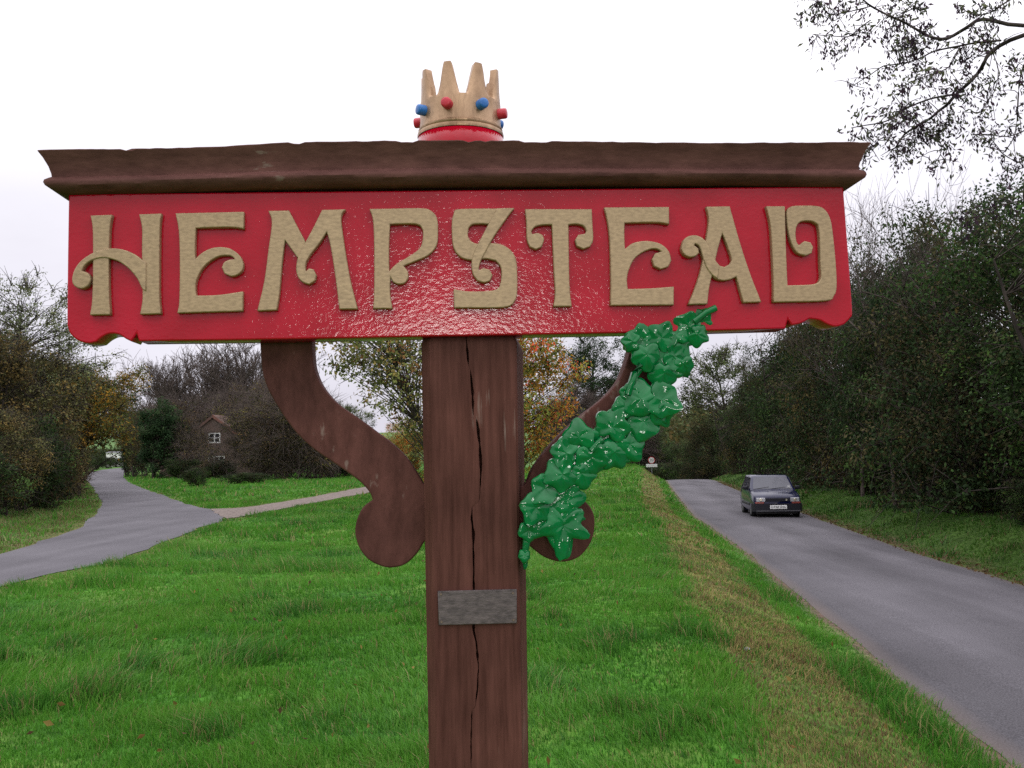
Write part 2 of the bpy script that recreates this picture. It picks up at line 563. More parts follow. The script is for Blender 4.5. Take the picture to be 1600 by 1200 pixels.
RZZ = road_z(ys)[:, None] + .035 * (1 - (2 * us - 1) ** 2)[None, :] - .012 * (np.abs(2 * us - 1) > .99)
edge = np.clip(np.maximum(1 - us * 18, 1 - (1 - us) * 20), 0, 1)[None, :] * (.3 + .7 * fbm(RX * 1.2, RY * 1.2, 43))
gs_ = lambda c, w: np.exp(-((us[None, :] - c + .03 * (fbm(ys * .15, ys * 0, 44)[:, None] - .5)) / w) ** 2)
tone = .13 * (gs_(.28, .09) + gs_(.72, .09)) - .10 * gs_(.5, .08) - .10 * (gs_(.04, .06) + gs_(.96, .06)) + .5 * (fbm(RX * .7, RY * .25, 45) - .5) - .16 * sstep(.62, .66, fbm(RX * .35 + 3, RY * .12, 46))
k = len(us)
ii = np.arange(len(ys) - 1)[:, None] * k + np.arange(k - 1)[None, :]
Q = np.stack([ii, ii + 1, ii + k + 1, ii + k], -1).reshape(-1, 4)
me = np_mesh('road', np.stack([RX, RY, RZZ], -1).reshape(-1, 3), np.full(len(Q), 4), Q.ravel(), np.stack([edge.ravel(), tone.ravel(), 0 * edge.ravel()], 1))
tag(link('road', me, M_road, None, True), 'narrow grey lane on the right with the oncoming car', None, None, 'structure')

def flat_poly(name, P, z, mat, fine=1.2):
    P2 = [Vector((p[0], p[1], 0)) for p in P]
    bm = bmesh.new()
    vs = [bm.verts.new((p.x, p.y, z)) for p in P2]
    for t in tessellate_polygon([P2]):
        f = bm.faces.new([vs[i] for i in t])
    bmesh.ops.recalc_face_normals(bm, faces=bm.faces[:])
    if sum(f.normal.z for f in bm.faces) < 0:
        bmesh.ops.reverse_faces(bm, faces=bm.faces[:])
    return bm_obj(name, bm, mat)
def wob(P, amp, seed):
    out = []
    n_ = len(P)
    for i in range(n_):
        a_, b_ = np.array(P[i][:2]), np.array(P[(i + 1) % n_][:2])
        L_ = np.hypot(*(b_ - a_))
        m_ = int(max(1, min(40, L_ / .5)))
        for j in range(m_):
            q = a_ + (b_ - a_) * j / m_
            o_ = amp * (fbm(q[0] * .9, q[1] * .9, seed) - .5) if L_ > .1 else 0
            out.append((q[0] + o_, q[1] + o_))
    return out
smooth_rp = [tuple(p) for p in smooth_outline([p[:2] for p in road_poly], 60, 3)]
tag(flat_poly('lane', wob(smooth_rp, .25, 5), .012, M_road), 'winding grey lane on the left bending out of sight', None, None, 'structure')
M_track = noise_mat('gravel', (.13, .105, .095), (.25, .205, .18), 9, .95, spec=.1, bump=.6, bump_scale=60, bump_dist=.01)
tag(flat_poly('track', wob([tuple(p) for p in smooth_outline([p[:2] for p in track_poly], 60, 3)], .3, 6), .016, M_track),
    'pale gravel track branching off the left lane', None, None, 'structure')
# ------------------------------------------------------------------ the village sign
YAW, D0 = math.atan(0.067), 1.55
nU, nV, nB = Vector((math.cos(YAW), math.sin(YAW), 0)), Vector((0, 0, 1)), Vector((-math.sin(YAW), math.cos(YAW), 0))
P0 = EYE + nB * D0                                   # foot of the board's front plane
def sp(px, py, back=0.0):
    """photo pixel -> (u, z) on the sign plane, `back` metres behind the board's front"""
    d = ray(px, py)
    t = (D0 + back) / d.dot(nB)
    q = EYE + d * t - P0
    return (q.dot(nU), q.z + P0.z)
U0 = sp(736, 800, .07)[0]
base = P0 + nU * U0 + nB * .07
gz = float(height(base.x, base.y))
SIGN = empty('village_sign', (base.x, base.y, gz), YAW)
tag(SIGN, 'painted wooden village sign on a brown post, red board with gold HEMPSTEAD letters and crown', 'sign')
def loc(px, py, back=0.0):                            # -> local x, z of the sign Empty
    u, z = sp(px, py, back)
    return (u - U0, z - gz)
def LY(back): return back - .07                        # local y

def keep(o, parent):                                   # child built in the sign's own coordinates
    o.matrix_parent_inverse = Matrix.Translation(parent.location).inverted()

def zp(ox, oy, s, pts): return [(ox + s * a, oy + s * b) for a, b in pts]
Z1 = lambda pts: zp(0, 200, .3, pts)
Z2 = lambda pts: zp(380, 200, 460 / 1533, pts)
Z3 = lambda pts: zp(800, 200, .375, pts)
Z6 = lambda pts: zp(780, 470, 360 / 982, pts)
Z5 = lambda pts: zp(380, 500, 1 / 3, pts)

# materials of the sign
def red_paint():
    m, n, l, p = new_mat('glossy red paint')
    tcn = n.new('ShaderNodeTexCoord')
    nz = n.new('ShaderNodeTexNoise'); nz.inputs['Scale'].default_value = 14; nz.inputs['Detail'].default_value = 6
    l(tcn.outputs['Object'], nz.inputs['Vector'])
    r = n.new('ShaderNodeValToRGB')
    r.color_ramp.elements[0].position, r.color_ramp.elements[1].position = .3, .7
    r.color_ramp.elements[0].color, r.color_ramp.elements[1].color = (.36, .002, .012, 1), (.47, .004, .021, 1)
    l(nz.outputs['Fac'], r.inputs[0]); l(r.outputs[0], p.inputs['Base Color'])
    p.inputs['Roughness'].default_value = .08
    p.inputs['Specular IOR Level'].default_value = .33
    b1 = n.new('ShaderNodeTexNoise'); b1.inputs['Scale'].default_value = 185; b1.inputs['Detail'].default_value = 4
    mp = n.new('ShaderNodeMapping'); mp.inputs['Scale'].default_value = (.75, 1, 1)
    l(tcn.outputs['Object'], mp.inputs[0]); l(mp.outputs[0], b1.inputs['Vector'])
    b = n.new('ShaderNodeBump'); b.inputs['Strength'].default_value = .5; b.inputs['Distance'].default_value = .0008
    pw_ = n.new('ShaderNodeMath'); pw_.operation = 'POWER'; pw_.inputs[1].default_value = 2.2
    l(b1.outputs['Fac'], pw_.inputs[0]); l(pw_.outputs[0], b.inputs['Height']); l(b.outputs[0], p.inputs['Normal'])
    return m
M_red = red_paint()
def gold_paint(name='gold paint', k=1.0):
    m = noise_mat(name, (.265 * k, .187 * k, .104 * k), (.42 * k, .302 * k, .172 * k), 260, .45, (.45, 1, 1.1), .25, 260, .4, 10, .28, .72,
                  metallic=.25, bump_dist=.001)
    return m
M_gold = gold_paint()
M_crown = noise_mat('crown gold', (.25, .15, .085), (.52, .345, .21), 34, .36, (1, 1, .4), .7, 130, .5, 8, .28, .72, metallic=.6, bump_dist=.002)
def post_paint(name, c1, c2, stretch, scrape):
    m, n, l, p = new_mat(name)
    tcn = n.new('ShaderNodeTexCoord')
    mp = n.new('ShaderNodeMapping'); mp.inputs['Scale'].default_value = stretch
    l(tcn.outputs['Object'], mp.inputs[0])
    g = n.new('ShaderNodeTexNoise'); g.inputs['Scale'].default_value = 70; g.inputs['Detail'].default_value = 9; g.inputs['Roughness'].default_value = .7
    l(mp.outputs[0], g.inputs['Vector'])
    w = n.new('ShaderNodeTexNoise'); w.inputs['Scale'].default_value = 7; w.inputs['Detail'].default_value = 6
    l(tcn.outputs['Object'], w.inputs['Vector'])
    r = n.new('ShaderNodeValToRGB')
    r.color_ramp.elements[0].position, r.color_ramp.elements[1].position = .3, .7
    r.color_ramp.elements[0].color, r.color_ramp.elements[1].color = (*c1, 1), (*c2, 1)
    l(g.outputs['Fac'], r.inputs[0])
    # flaked specks where the bare grey wood shows
    s = n.new('ShaderNodeTexNoise'); s.inputs['Scale'].default_value = 120; s.inputs['Detail'].default_value = 5
    l(mp.outputs[0], s.inputs['Vector'])
    mulv = n.new('ShaderNodeMath'); mulv.operation = 'MULTIPLY'
    l(s.outputs['Fac'], mulv.inputs[0]); l(w.outputs['Fac'], mulv.inputs[1])
    mr = n.new('ShaderNodeMapRange'); mr.inputs['From Min'].default_value = scrape; mr.inputs['From Max'].default_value = scrape + .06
    mr.inputs['To Max'].default_value = .55
    l(mulv.outputs[0], mr.inputs['Value'])
    mixn = n.new('ShaderNodeMix'); mixn.data_type = 'RGBA'; mixn.inputs['B'].default_value = (.25, .19, .16, 1)
    l(mr.outputs[0], mixn.inputs['Factor'])
    hv = n.new('ShaderNodeMapRange'); hv.inputs['From Min'].default_value = .3; hv.inputs['From Max'].default_value = .7
    hv.inputs['To Min'].default_value = .75; hv.inputs['To Max'].default_value = 1.25
    l(w.outputs['Fac'], hv.inputs['Value'])
    sc = n.new('ShaderNodeVectorMath'); sc.operation = 'SCALE'
    l(r.outputs[0], sc.inputs[0]); l(hv.outputs[0], sc.inputs['Scale']); l(sc.outputs[0], mixn.inputs['A'])
    l(mixn.outputs['Result'], p.inputs['Base Color'])
    p.inputs['Roughness'].default_value = .7; p.inputs['Specular IOR Level'].default_value = .08
    b = n.new('ShaderNodeBump'); b.inputs['Strength'].default_value = .55; b.inputs['Distance'].default_value = .0022
    l(g.outputs['Fac'], b.inputs['Height']); l(b.outputs[0], p.inputs['Normal'])
    return m
M_post = post_paint('brown post paint', (.048, .018, .013), (.128, .052, .040), (1, 1, .06), .365)
M_brack = post_paint('brown bracket paint', (.060, .024, .019), (.118, .048, .039), (.7, 1, .3), .375)
M_corn = post_paint('dark brown cornice paint', (.068, .030, .025), (.138, .063, .053), (.3, 1, 1), .43)
M_green = noise_mat('glossy green paint', (.0005, .105, .024), (.001, .165, .040), 24, .07, bump=.35, bump_scale=70, bump_dist=.003, spec=.4)
M_lead = noise_mat('weathered lead', (.052, .040, .040), (.112, .088, .086), 70, .5, (1, 1, 2.2), .5, 190, .5, 6, metallic=.2, bump_dist=.001)

# --- board
BT = .05
board_px = ([(107, 303), (105.5, 400), (104.5, 495)] + Z1([(352, 1035), (368, 1075), (408, 1107), (458, 1121), (500, 1114), (532, 1088), (572, 1071),
            (620, 1076), (655, 1098), (684, 1112), (711, 1071), (722, 1110)]) + [(420, 530.5), (730, 524.5), (980, 520)] +
            Z3([(1140, 836), (1150, 798), (1166, 822), (1204, 814), (1240, 795), (1282, 801), (1316, 819), (1350, 828), (1386, 818), (1412, 790), (1419, 766)]) +
            [(1329, 440), (1318, 291)])
ob_ = smooth_outline([loc(*p) for p in board_px], 30, 4)
me = plate_mesh([ob_], BT, .0025, 2)
board = link('board', me, M_red, SIGN)
board.location = (0, LY(BT / 2), 0)

# --- letters, raised from the board, each piece of a letter a slightly different height
LT = {}
LT['H'] = [(Z1([(470, 455), (583, 450), (572, 510), (568, 600), (566, 760), (568, 880), (574, 972), (467, 973), (478, 900), (482, 760), (483, 600), (480, 510)]), 0),
           (Z1([(723, 448), (840, 444), (832, 520), (830, 700), (830, 880), (838, 967), (728, 970), (740, 900), (741, 830), (738, 640), (738, 520)]), 0),
           (Z1([(760, 700), (738, 684), (700, 656), (640, 632), (570, 626), (500, 642), (440, 675), (400, 715), (378, 762), (376, 802), (392, 826), (425, 836),
                (458, 822), (471, 790), (462, 760), (440, 747), (424, 746), (440, 715), (470, 692), (520, 676), (575, 680), (630, 702), (680, 742), (715, 787), (738, 835), (760, 850)]), 1)]
LT['E'] = [(Z1([(913, 443), (1270, 435), (1270, 525), (1200, 516), (1020, 520), (1016, 600), (1016, 682), (1050, 650), (1100, 625), (1150, 619), (1200, 628),
                (1245, 660), (1266, 700), (1264, 735), (1243, 760), (1205, 772), (1168, 758), (1154, 725), (1168, 697), (1198, 684), (1222, 683), (1206, 668),
                (1180, 663), (1140, 668), (1095, 692), (1055, 730), (1028, 780), (1018, 825), (1022, 872), (1140, 868), (1265, 850), (1265, 953), (922, 963),
                (932, 900), (935, 700), (930, 540)]), 0)]
LT['M'] = [(Z2([(130, 430), (238, 428), (335, 612), (300, 680), (283, 677), (217, 584), (203, 700), (190, 850), (176, 948), (72, 952), (108, 800), (132, 620), (148, 490)]), 0),
           (Z2([(410, 425), (533, 422), (511, 462), (520, 560), (556, 780), (597, 942), (500, 943), (480, 780), (455, 620), (435, 540), (400, 595), (350, 660),
                (326, 705), (325, 746), (342, 730), (366, 735), (381, 765), (372, 795), (342, 814), (306, 800), (282, 770), (275, 725), (286, 668), (320, 600), (368, 510)]), 1)]
LT['P'] = [(Z2([(657, 420), (800, 418), (925, 416), (975, 427), (1010, 470), (1015, 560), (1005, 618), (962, 664), (900, 692), (835, 718), (857, 745), (861, 780),
                (842, 806), (810, 813), (780, 802), (767, 776), (765, 860), (778, 940), (675, 940), (681, 860), (681, 600), (675, 480)]) ,
            0, Z2([(765, 500), (760, 620), (760, 745), (775, 728), (800, 705), (850, 675), (908, 636), (930, 600), (936, 540), (922, 508), (885, 498)]))]
LT['S'] = [(Z2([(1395, 418), (1130, 420), (1097, 438), (1086, 490), (1089, 590), (1103, 640), (1140, 676), (1200, 688), (1260, 680), (1315, 690), (1341, 725), (1344, 780),
                (1335, 825), (1300, 845), (1180, 850), (1095, 838), (1098, 936), (1350, 935), (1407, 915), (1426, 870), (1428, 760), (1420, 680), (1390, 632), (1340, 604),
                (1270, 598), (1225, 602), (1190, 590), (1171, 560), (1175, 518), (1200, 500), (1275, 500), (1330, 510)]), 0),
           (Z2([(1413, 415), (1365, 480), (1310, 560), (1265, 640), (1235, 700), (1226, 741), (1250, 728), (1282, 736), (1299, 765), (1286, 795), (1255, 804), (1220, 795),
                (1195, 757), (1190, 690), (1212, 625), (1245, 560), (1282, 490), (1322, 417)]), 1)]
LT['T'] = [(Z3([(55, 337), (333, 337), (336, 400), (339, 465), (326, 494), (298, 504), (270, 492), (263, 466), (276, 444), (304, 440), (311, 428), (298, 408), (270, 400),
                (236, 402), (239, 600), (243, 690), (250, 743), (172, 744), (180, 690), (175, 600), (166, 402), (130, 403), (97, 411), (81, 431), (85, 441), (108, 437),
                (128, 445), (134, 466), (124, 495), (100, 506), (74, 495), (62, 462), (60, 400)]), 0)]
LT['e'] = [(Z3([(385, 330), (655, 328), (656, 400), (600, 393), (470, 395), (469, 440), (471, 503), (500, 481), (532, 472), (570, 470), (620, 482), (654, 513), (665, 552), (652, 578),
                (620, 588), (592, 575), (584, 546), (597, 522), (624, 514), (602, 503), (575, 505), (540, 521), (510, 546), (488, 590), (480, 630), (483, 670), (580, 667),
                (675, 660), (675, 737), (410, 739), (412, 640), (408, 480), (400, 400)]), 0)]
LT['A'] = [(Z3([(810, 327), (908, 325), (922, 375), (955, 490), (995, 610), (1040, 725), (965, 727), (950, 675), (935, 620), (910, 631), (880, 635), (850, 628), (834, 614),
                (822, 670), (815, 733), (735, 735), (762, 670), (790, 580), (808, 470), (820, 385)]), 0,
            Z3([(877, 438), (860, 500), (848, 550), (862, 570), (885, 578), (907, 566), (915, 545), (897, 490)])),
           (Z3([(708, 490), (716, 465), (736, 450), (765, 446), (795, 458), (818, 485), (832, 520), (849, 551), (866, 572), (858, 628), (834, 611), (811, 580), (798, 545), (788, 510),
                (778, 490), (764, 482), (760, 488), (777, 502), (780, 520), (765, 534), (740, 537), (718, 526), (707, 506)]), 1)]
LT['D'] = [(Z3([(1060, 325), (1138, 325), (1142, 480), (1149, 655), (1240, 652), (1275, 645), (1288, 620), (1285, 560), (1282, 450), (1275, 402), (1250, 388), (1212, 388), (1191, 402),
                (1183, 432), (1186, 470), (1196, 488), (1220, 470), (1245, 476), (1256, 496), (1250, 521), (1225, 532), (1190, 520), (1165, 480), (1150, 420), (1145, 350), (1155, 330),
                (1180, 323), (1262, 323), (1300, 335), (1325, 372), (1337, 430), (1350, 560), (1354, 660), (1342, 700), (1308, 720), (1090, 725), (1090, 640), (1082, 460), (1075, 390)]), 0)]
PROUD = .011
for key in ('H', 'E', 'M', 'P', 'S', 'T', 'e', 'A', 'D'):
    items = []
    for piece in LT[key]:
        px, lev = piece[0], piece[1]
        t = PROUD + .0022 * lev
        rings = [smooth_outline([loc(*q, -t) for q in px], 42, 4)]
        if len(piece) > 2:
            rings.append(smooth_outline([loc(*q, -t) for q in piece[2]], 42, 4))
        mm = plate_mesh(rings, t + .002, .0016, 2)
        items.append((mm, Matrix.Translation((0, LY(-t / 2 + .001), 0))))
    lm = join_meshes('letter', items)
    lo_ = link('letter', lm, M_gold, board)
    keep(lo_, board)
    tag(lo_, 'raised gold letter ' + key.upper())

# --- cornice: moulding wrapped round the head of the board
def interp_px(tbl, x): return float(np.interp(x, [a for a, b in tbl], [b for a, b in tbl]))
top_px = [(61, 233.6), (210, 232), (300, 230), (390, 226), (455, 222), (536, 221), (650, 219), (800, 219), (950, 221), (1111, 223.5), (1250, 222), (1352, 221.5)]
red_px = [(107, 303), (250, 299.5), (380, 295.5), (560, 291.5), (730, 289.5), (950, 288.5), (1150, 288.5), (1318, 291)]
uL, uR = loc(107, 303)[0], loc(1318, 291)[0]
PJ = .034
tx = np.array([loc(a, b, -PJ) for a, b in top_px]); rx_ = np.array([loc(a, b, -.004) for a, b in red_px])
prof = [(.002, -.012), (.010, -.001), (.018, .06), (.0255, .13), (.0275, .20), (.0265, .27), (.022, .335), (.0185, .375), (.0190, .45), (.022, .62), (.028, .82), (.034, .98), (.0335, 1.0)]
rng = random.Random(4)
def cor_ring(p, h):
    """points round the board, p metres out from it, at share h of the moulding's height"""
    pts = []
    x0, x1, y0, y1 = uL - p, uR + p, LY(-p), LY(BT + p)
    xs = np.linspace(x0, x1, 150)
    for x in xs: pts.append((x, y0))
    for y in np.linspace(y0, y1, 8)[1:-1]: pts.append((x1, y))
    for x in xs[::-1]: pts.append((x, y1))
    for y in np.linspace(y1, y0, 8)[1:-1]: pts.append((x0, y))
    out_ = []
    for i, (x, y) in enumerate(pts):
        zt, zb = np.interp(x, tx[:, 0], tx[:, 1]), np.interp(x, rx_[:, 0], rx_[:, 1])
        dz = 0
        if h > .9:
            dz = .0022 * (fbm(x * 70, y * 60, 51) - .5) + .0015 * (fbm(x * 11, y * 14, 52) - .55)
            if fbm(x * 34 + 9, y * 20, 53) > .70: dz -= .0025
        wobble = .0016 * (fbm(x * 9, h * 6 + y * 5, 54) - .5)
        sgn = -1 if i < 150 else 0
        out_.append((x, y + sgn * -wobble, zb + (zt - zb) * h + dz))
    return out_
rings = [cor_ring(p, h) for p, h in prof]
NV = len(rings[0])
V_, F_ = [q for r in rings for q in r], []
for i in range(len(rings) - 1):
    for j in range(NV):
        F_.append((i * NV + j, i * NV + (j + 1) % NV, (i + 1) * NV + (j + 1) % NV, (i + 1) * NV + j))
top0, bot0 = (len(rings) - 1) * NV, 0
for off in (top0, bot0):                                # close top and bottom strip by strip between front and back rows
    for j in range(149):
        a_, b_ = off + j, off + j + 1
        c_, d_ = off + 156 + 149 - (j + 1), off + 156 + 149 - j
        F_.append((a_, b_, c_, d_) if off == top0 else (d_, c_, b_, a_))
    # the two short ends
    r0 = [off + 149 + i for i in range(8)]
    l0 = [off + 156 + 149 + i for i in range(7)] + [off]
    F_.append(tuple(r0) if off == top0 else tuple(r0[::-1])); F_.append(tuple(l0) if off == top0 else tuple(l0[::-1]))
cornice = mesh('cornice', V_, F_, M_corn, SIGN)
for pl in cornice.data.polygons: pl.use_smooth = True
try:
    cornice.data.set_sharp_from_angle(angle=R(38))
except Exception: pass

# --- post with chamfered edges and a long open split in its front
PB = .012                                               # post front, behind the board's front
PTL, PTR = loc(658, 526, PB), loc(804, 526, PB)
PBL, PBR = loc(670, 1195, PB), loc(812.5, 1195, PB)
zt_ = (PTL[1] + PTR[1]) / 2
pw = ((PTR[0] - PTL[0]) + (PBR[0] - PBL[0])) / 2
def post_x(z):                                           # the post leans a little
    t = (z - PBL[1]) / (PTL[1] - PBL[1])
    return (PBL[0] + (PTL[0] - PBL[0]) * t, PBR[0] + (PTR[0] - PBR[0]) * t)
CH, PDEP = .013, .145
crk = [(50, 152, 3), (80, 154, 6), (108, 156, 4), (118, 157, .4), (132, 163, .4), (160, 165, 5), (190, 168, 8), (230, 169, 6), (252, 170, 2), (258, 171, .2), (264, 179, .2), (272, 181, 4), (300, 184, 7), (345, 189, 6), (390, 191, 6),
       (440, 189, 3), (484, 187, 1), (490, 186, .2), (497, 168, .2), (506, 167, 3), (535, 166, 6), (570, 171, 6), (640, 171, 4), (720, 172, 5), (800, 173, 5), (830, 171, 6), (860, 178, 4), (900, 182, 5), (930, 185, 3), (1000, 180, 4),
       (1024, 178, 1), (1034, 177, .2), (1046, 167, .2), (1060, 166, 3), (1120, 165, 3), (1190, 164, 2)]
crl = []
for zy, zx, w in crk:
    a_ = loc(640 + zx * .5836, 500 + zy * .5833, PB)
    crl.append((a_[1], a_[0], w * .00030 + .0001))
crl = np.array(sorted(crl))
zrows = np.concatenate([np.arange(-.25, crl[0, 0], .05), np.arange(crl[0, 0], zt_ + .02, .0045), [zt_ + .021]])
V_, F_ = [], []
cols_n = None
for z in zrows:
    a_, b_ = post_x(z)
    cx = np.interp(z, crl[:, 0], crl[:, 1]) + .0014 * (fbm(z * 90, z * 0, 61) - .5)
    w = np.interp(z, crl[:, 0], crl[:, 2]) * (.35 + 1.3 * fbm(z * 110, z * 0 + 4, 62)) if z >= crl[0, 0] else .0003
    tp = 1 - sstep(zt_ - .012, zt_ + .02, z)             # rounded shoulder under the board
    shr = (1 - tp) * .010
    f0, f1 = a_ + CH + shr, b_ - shr
    yv = LY(PB) + (1 - tp) * .012
    row = []
    row.append((a_ + shr, yv + CH + .0, z))
    for t in (0, .25, .5, .75, .93): row.append((f0 + (cx - w - f0) * t, yv + .0009 * (fbm(z * 12, t * 5, 63) - .5), z))
    dp = float(min(.018, w * 12))
    row += [(cx - w, yv + .0004, z), (cx - w * .35, yv + dp * .8, z), (cx + w * .2, yv + dp, z), (cx + w, yv + .0004, z)]
    for t in (.07, .25, .5, .75, 1): row.append((cx + w + (f1 - cx - w) * t, yv + .0009 * (fbm(z * 12, t * 5 + 9, 63) - .5), z))
    # right edge: chamfer and the flank that is turned a little towards the viewer
    row.append((f1 + .0035, yv + .004, z))
    row.append((f1 + .0245, yv + PDEP, z)); row.append((a_ + shr, yv + PDEP, z))
    cols_n = len(row)
    V_ += row
for i in range(len(zrows) - 1):
    for j in range(cols_n):
        F_.append((i * cols_n + j, i * cols_n + (j + 1) % cols_n, (i + 1) * cols_n + (j + 1) % cols_n, (i + 1) * cols_n + j))
F_.append(tuple(range((len(zrows) - 1) * cols_n, len(zrows) * cols_n)))
post = mesh('post', V_, F_, M_post, SIGN)
for pl in post.data.polygons: pl.use_smooth = True
try: post.data.set_sharp_from_angle(angle=R(25))
except Exception: pass

# --- scrolled brackets
BB = .05
lb = Z5([(78, 40), (78, 90), (88, 230), (110, 310), (140, 370), (190, 450), (250, 530), (330, 605), (410, 660), (490, 715), (550, 760), (590, 805), (607, 842), (560, 880), (532, 940), (525, 1000),
         (545, 1070), (590, 1125), (650, 1155), (700, 1161), (760, 1145), (810, 1100), (846, 1045), (870, 1000), (870, 800), (846, 770), (822, 730), (770, 650), (700, 580), (620, 520), (540, 460),
         (440, 390), (370, 310), (335, 230), (325, 160), (323, 90), (323, 40)])
rb = Z6([(575, 90), (560, 200), (540, 270), (510, 340), (450, 410), (350, 490), (260, 570), (190, 650), (142, 720), (118, 775), (90, 800), (90, 1000), (118, 1032), (150, 1062), (200, 1096), (270, 1113), (340, 1092),
         (390, 1032), (407, 965), (402, 905), (370, 858), (325, 826), (345, 788), (400, 722), (480, 650), (580, 560), (660, 472), (715, 385), (745, 330), (762, 250), (770, 90)])
for pl_ in (lb, rb):
    me = plate_mesh([smooth_outline([loc(*q, BB) for q in pl_], 45, 5)], .045, .0028, 2)
    o = link('bracket', me, M_brack, SIGN)
    o.location = (0, LY(BB + .0225), 0)

# --- plaque with four screws
pq = [loc(684, 923, PB), loc(807, 920, PB), loc(807.5, 973, PB), (loc(685.5, 976, PB))]
me = plate_mesh([pq], .004, .0008, 1)
plaque = link('plaque', me, M_lead, SIGN)
plaque.location = (0, LY(PB) - .0028, 0)
M_screw = plain('screw head', (.16, .12, .09), .5, .5, .6)
for q in ((689, 928), (801, 926), (802, 968), (690, 971)):
    bm = bmesh.new()
    x_, z_ = loc(*q, PB)
    bmesh.ops.create_cone(bm, cap_ends=True, segments=12, radius1=.0022, radius2=.0015, depth=.0014,
                          matrix=Matrix.Translation((x_, LY(PB) - .0054, z_)) @ Matrix.Rotation(math.pi / 2, 4, 'X'))
    s_ = bm_obj('screw', bm, M_screw, plaque)
    keep(s_, plaque)

# --- crown
CB = .046
cxl = loc(719.5, 200, CB)[0]
zb0 = loc(719.5, 219, -.034)[1] - .006
RC = .0705
zA = loc(720, 195, CB - RC)[1]; zB = loc(720, 182, CB - RC)[1]; zC = loc(720, 143, CB - RC)[1]; zD = loc(720, 92, CB - RC)[1]
def lathe(prof_, seg=64):
    V2, F2 = [], []
    for r_, z_ in prof_:
        for i in range(seg):
            a_ = 2 * math.pi * i / seg
            V2.append((r_ * math.sin(a_), -r_ * math.cos(a_), z_))
    for i in range(len(prof_) - 1):
        for j in range(seg):
            F2.append((i * seg + j, i * seg + (j + 1) % seg, (i + 1) * seg + (j + 1) % seg, (i + 1) * seg + j))
    F2.append(tuple(range(seg))[::-1]); F2.append(tuple(range((len(prof_) - 1) * seg, len(prof_) * seg)))
    return V2, F2
crown_base = mesh('crown_base', *lathe([(.0690, zb0), (.0694, zb0 + .004), (.0698, zA - .001), (.060, zA - .0005)]), M_red, SIGN, True)
crown_base.location = (cxl, LY(CB), 0)
# gold ring wall with eight tapering points
seg = 320
OFF = R(-18.5)
V_, F_ = [], []
def tine(a_):
    """height of the crown's edge at angle a_"""
    t = ((a_ - OFF) / (math.pi / 4)) % 8.0
    k8 = int(round(t)) % 8
    u = abs(t - round(t)) * 2 * (1.0, .94, 1.05, .97, 1.03, .95, 1.0, 1.06)[k8]                           # 0 at a point's middle, 1 in the valley
    u = min(u, 1.0)
    if u < .24: return (1.0, .985, 1.03, .97, 1.0, .98, 1.02, .96)[k8]
    if u < .74: return 1.0 - (u - .24) / .50 * .96
    return .04 * (1 - ((u - .74) / .26)) ** 2
lv = [0, .25, .5, .75, 1]
base_prof = [(0.0702, zA), (0.0708, zA + .003), (0.0702, zA + .0065), (0.0678, zA + .0075), (0.0689, zA + .009), (0.0689, zB - .001), (0.0666, zB + .001), (0.0659, zB + .012), (0.0659, (zB + zC) / 2 + .004), (0.0663, zC - .004)]
rows = []
for r_, z_ in base_prof: rows.append([(r_, z_)] * seg)
for k_ in lv:
    rr = []
    for i in range(seg):
        h_ = tine(2 * math.pi * i / seg)
        u_ = ((2 * math.pi * i / seg - OFF) / (math.pi / 4)) % 1.0
        u_ = abs(u_ - round(u_)) * 2
        z_ = zC + (zD - zC) * h_ * k_
        rr.append((.0663 - .0008 * (z_ - zC) / (zD - zC) - .0040 * k_ * min(1, u_ / .55) ** 2 + .0012 * (float(fbm(i * .11, z_ * 160, 81)) - .5), z_))
    rows.append(rr)
outer = len(rows)
inner = []
for k_ in lv[::-1]:
    inner.append([(r_ - .011, z_ - .0005 if k_ == 1 else z_) for (r_, z_) in rows[len(base_prof) + lv.index(k_)]])
inner.append([(.052, zA + .004)] * seg)
rows += inner
for rr in rows:
    for i, (r_, z_) in enumerate(rr):
        a_ = 2 * math.pi * i / seg
        V_.append((r_ * math.sin(a_), -r_ * math.cos(a_), z_))
for i in range(len(rows) - 1):
    for j in range(seg):
        F_.append((i * seg + j, i * seg + (j + 1) % seg, (i + 1) * seg + (j + 1) % seg, (i + 1) * seg + j))
F_.append(tuple(range((len(rows) - 1) * seg, len(rows) * seg)))
crown = mesh('crown', V_, F_, M_crown, SIGN, True)
crown.location = (cxl, LY(CB), 0)
try: crown.data.set_sharp_from_angle(angle=R(40))
except Exception: pass
M_jr = noise_mat('red jewel paint', (.42, .02, .035), (.55, .03, .05), 40, .3, bump=.2, bump_scale=90)
M_jb = noise_mat('blue jewel paint', (.018, .11, .36), (.03, .16, .46), 40, .3, bump=.2, bump_scale=90)
zJ = loc(720, 160.5, CB - RC)[1]
for k_ in range(8):
    a_ = R(-18 + 45 * k_ + (0, 1, -2, 1, -2, 1, 0, 2)[k_])
    bm = bmesh.new()
    n_ = 20
    prof_ = [(.0086, 0), (.0085, .0165), (.0078, .0188), (.0045, .0195), (.0001, .0197)]
    rings_ = []
    for r_, h_ in prof_:
        rings_.append([bm.verts.new((r_ * math.cos(2 * math.pi * i / n_), -h_, r_ * math.sin(2 * math.pi * i / n_))) for i in range(n_)])
    for A_, B_ in zip(rings_, rings_[1:]):
        for i in range(n_): bm.faces.new((A_[i], A_[(i + 1) % n_], B_[(i + 1) % n_], B_[i]))
    jw = bm_obj('jewel', bm, M_jr if k_ % 2 == 0 else M_jb, crown, True)
    jw.location = (.0600 * math.sin(a_), -.0600 * math.cos(a_), zJ + (0, .001, -.0012, .0006)[k_ % 4])
    jw.rotation_euler = (0, 0, a_)
    tag(jw, 'red peg jewel' if k_ % 2 == 0 else 'blue peg jewel')

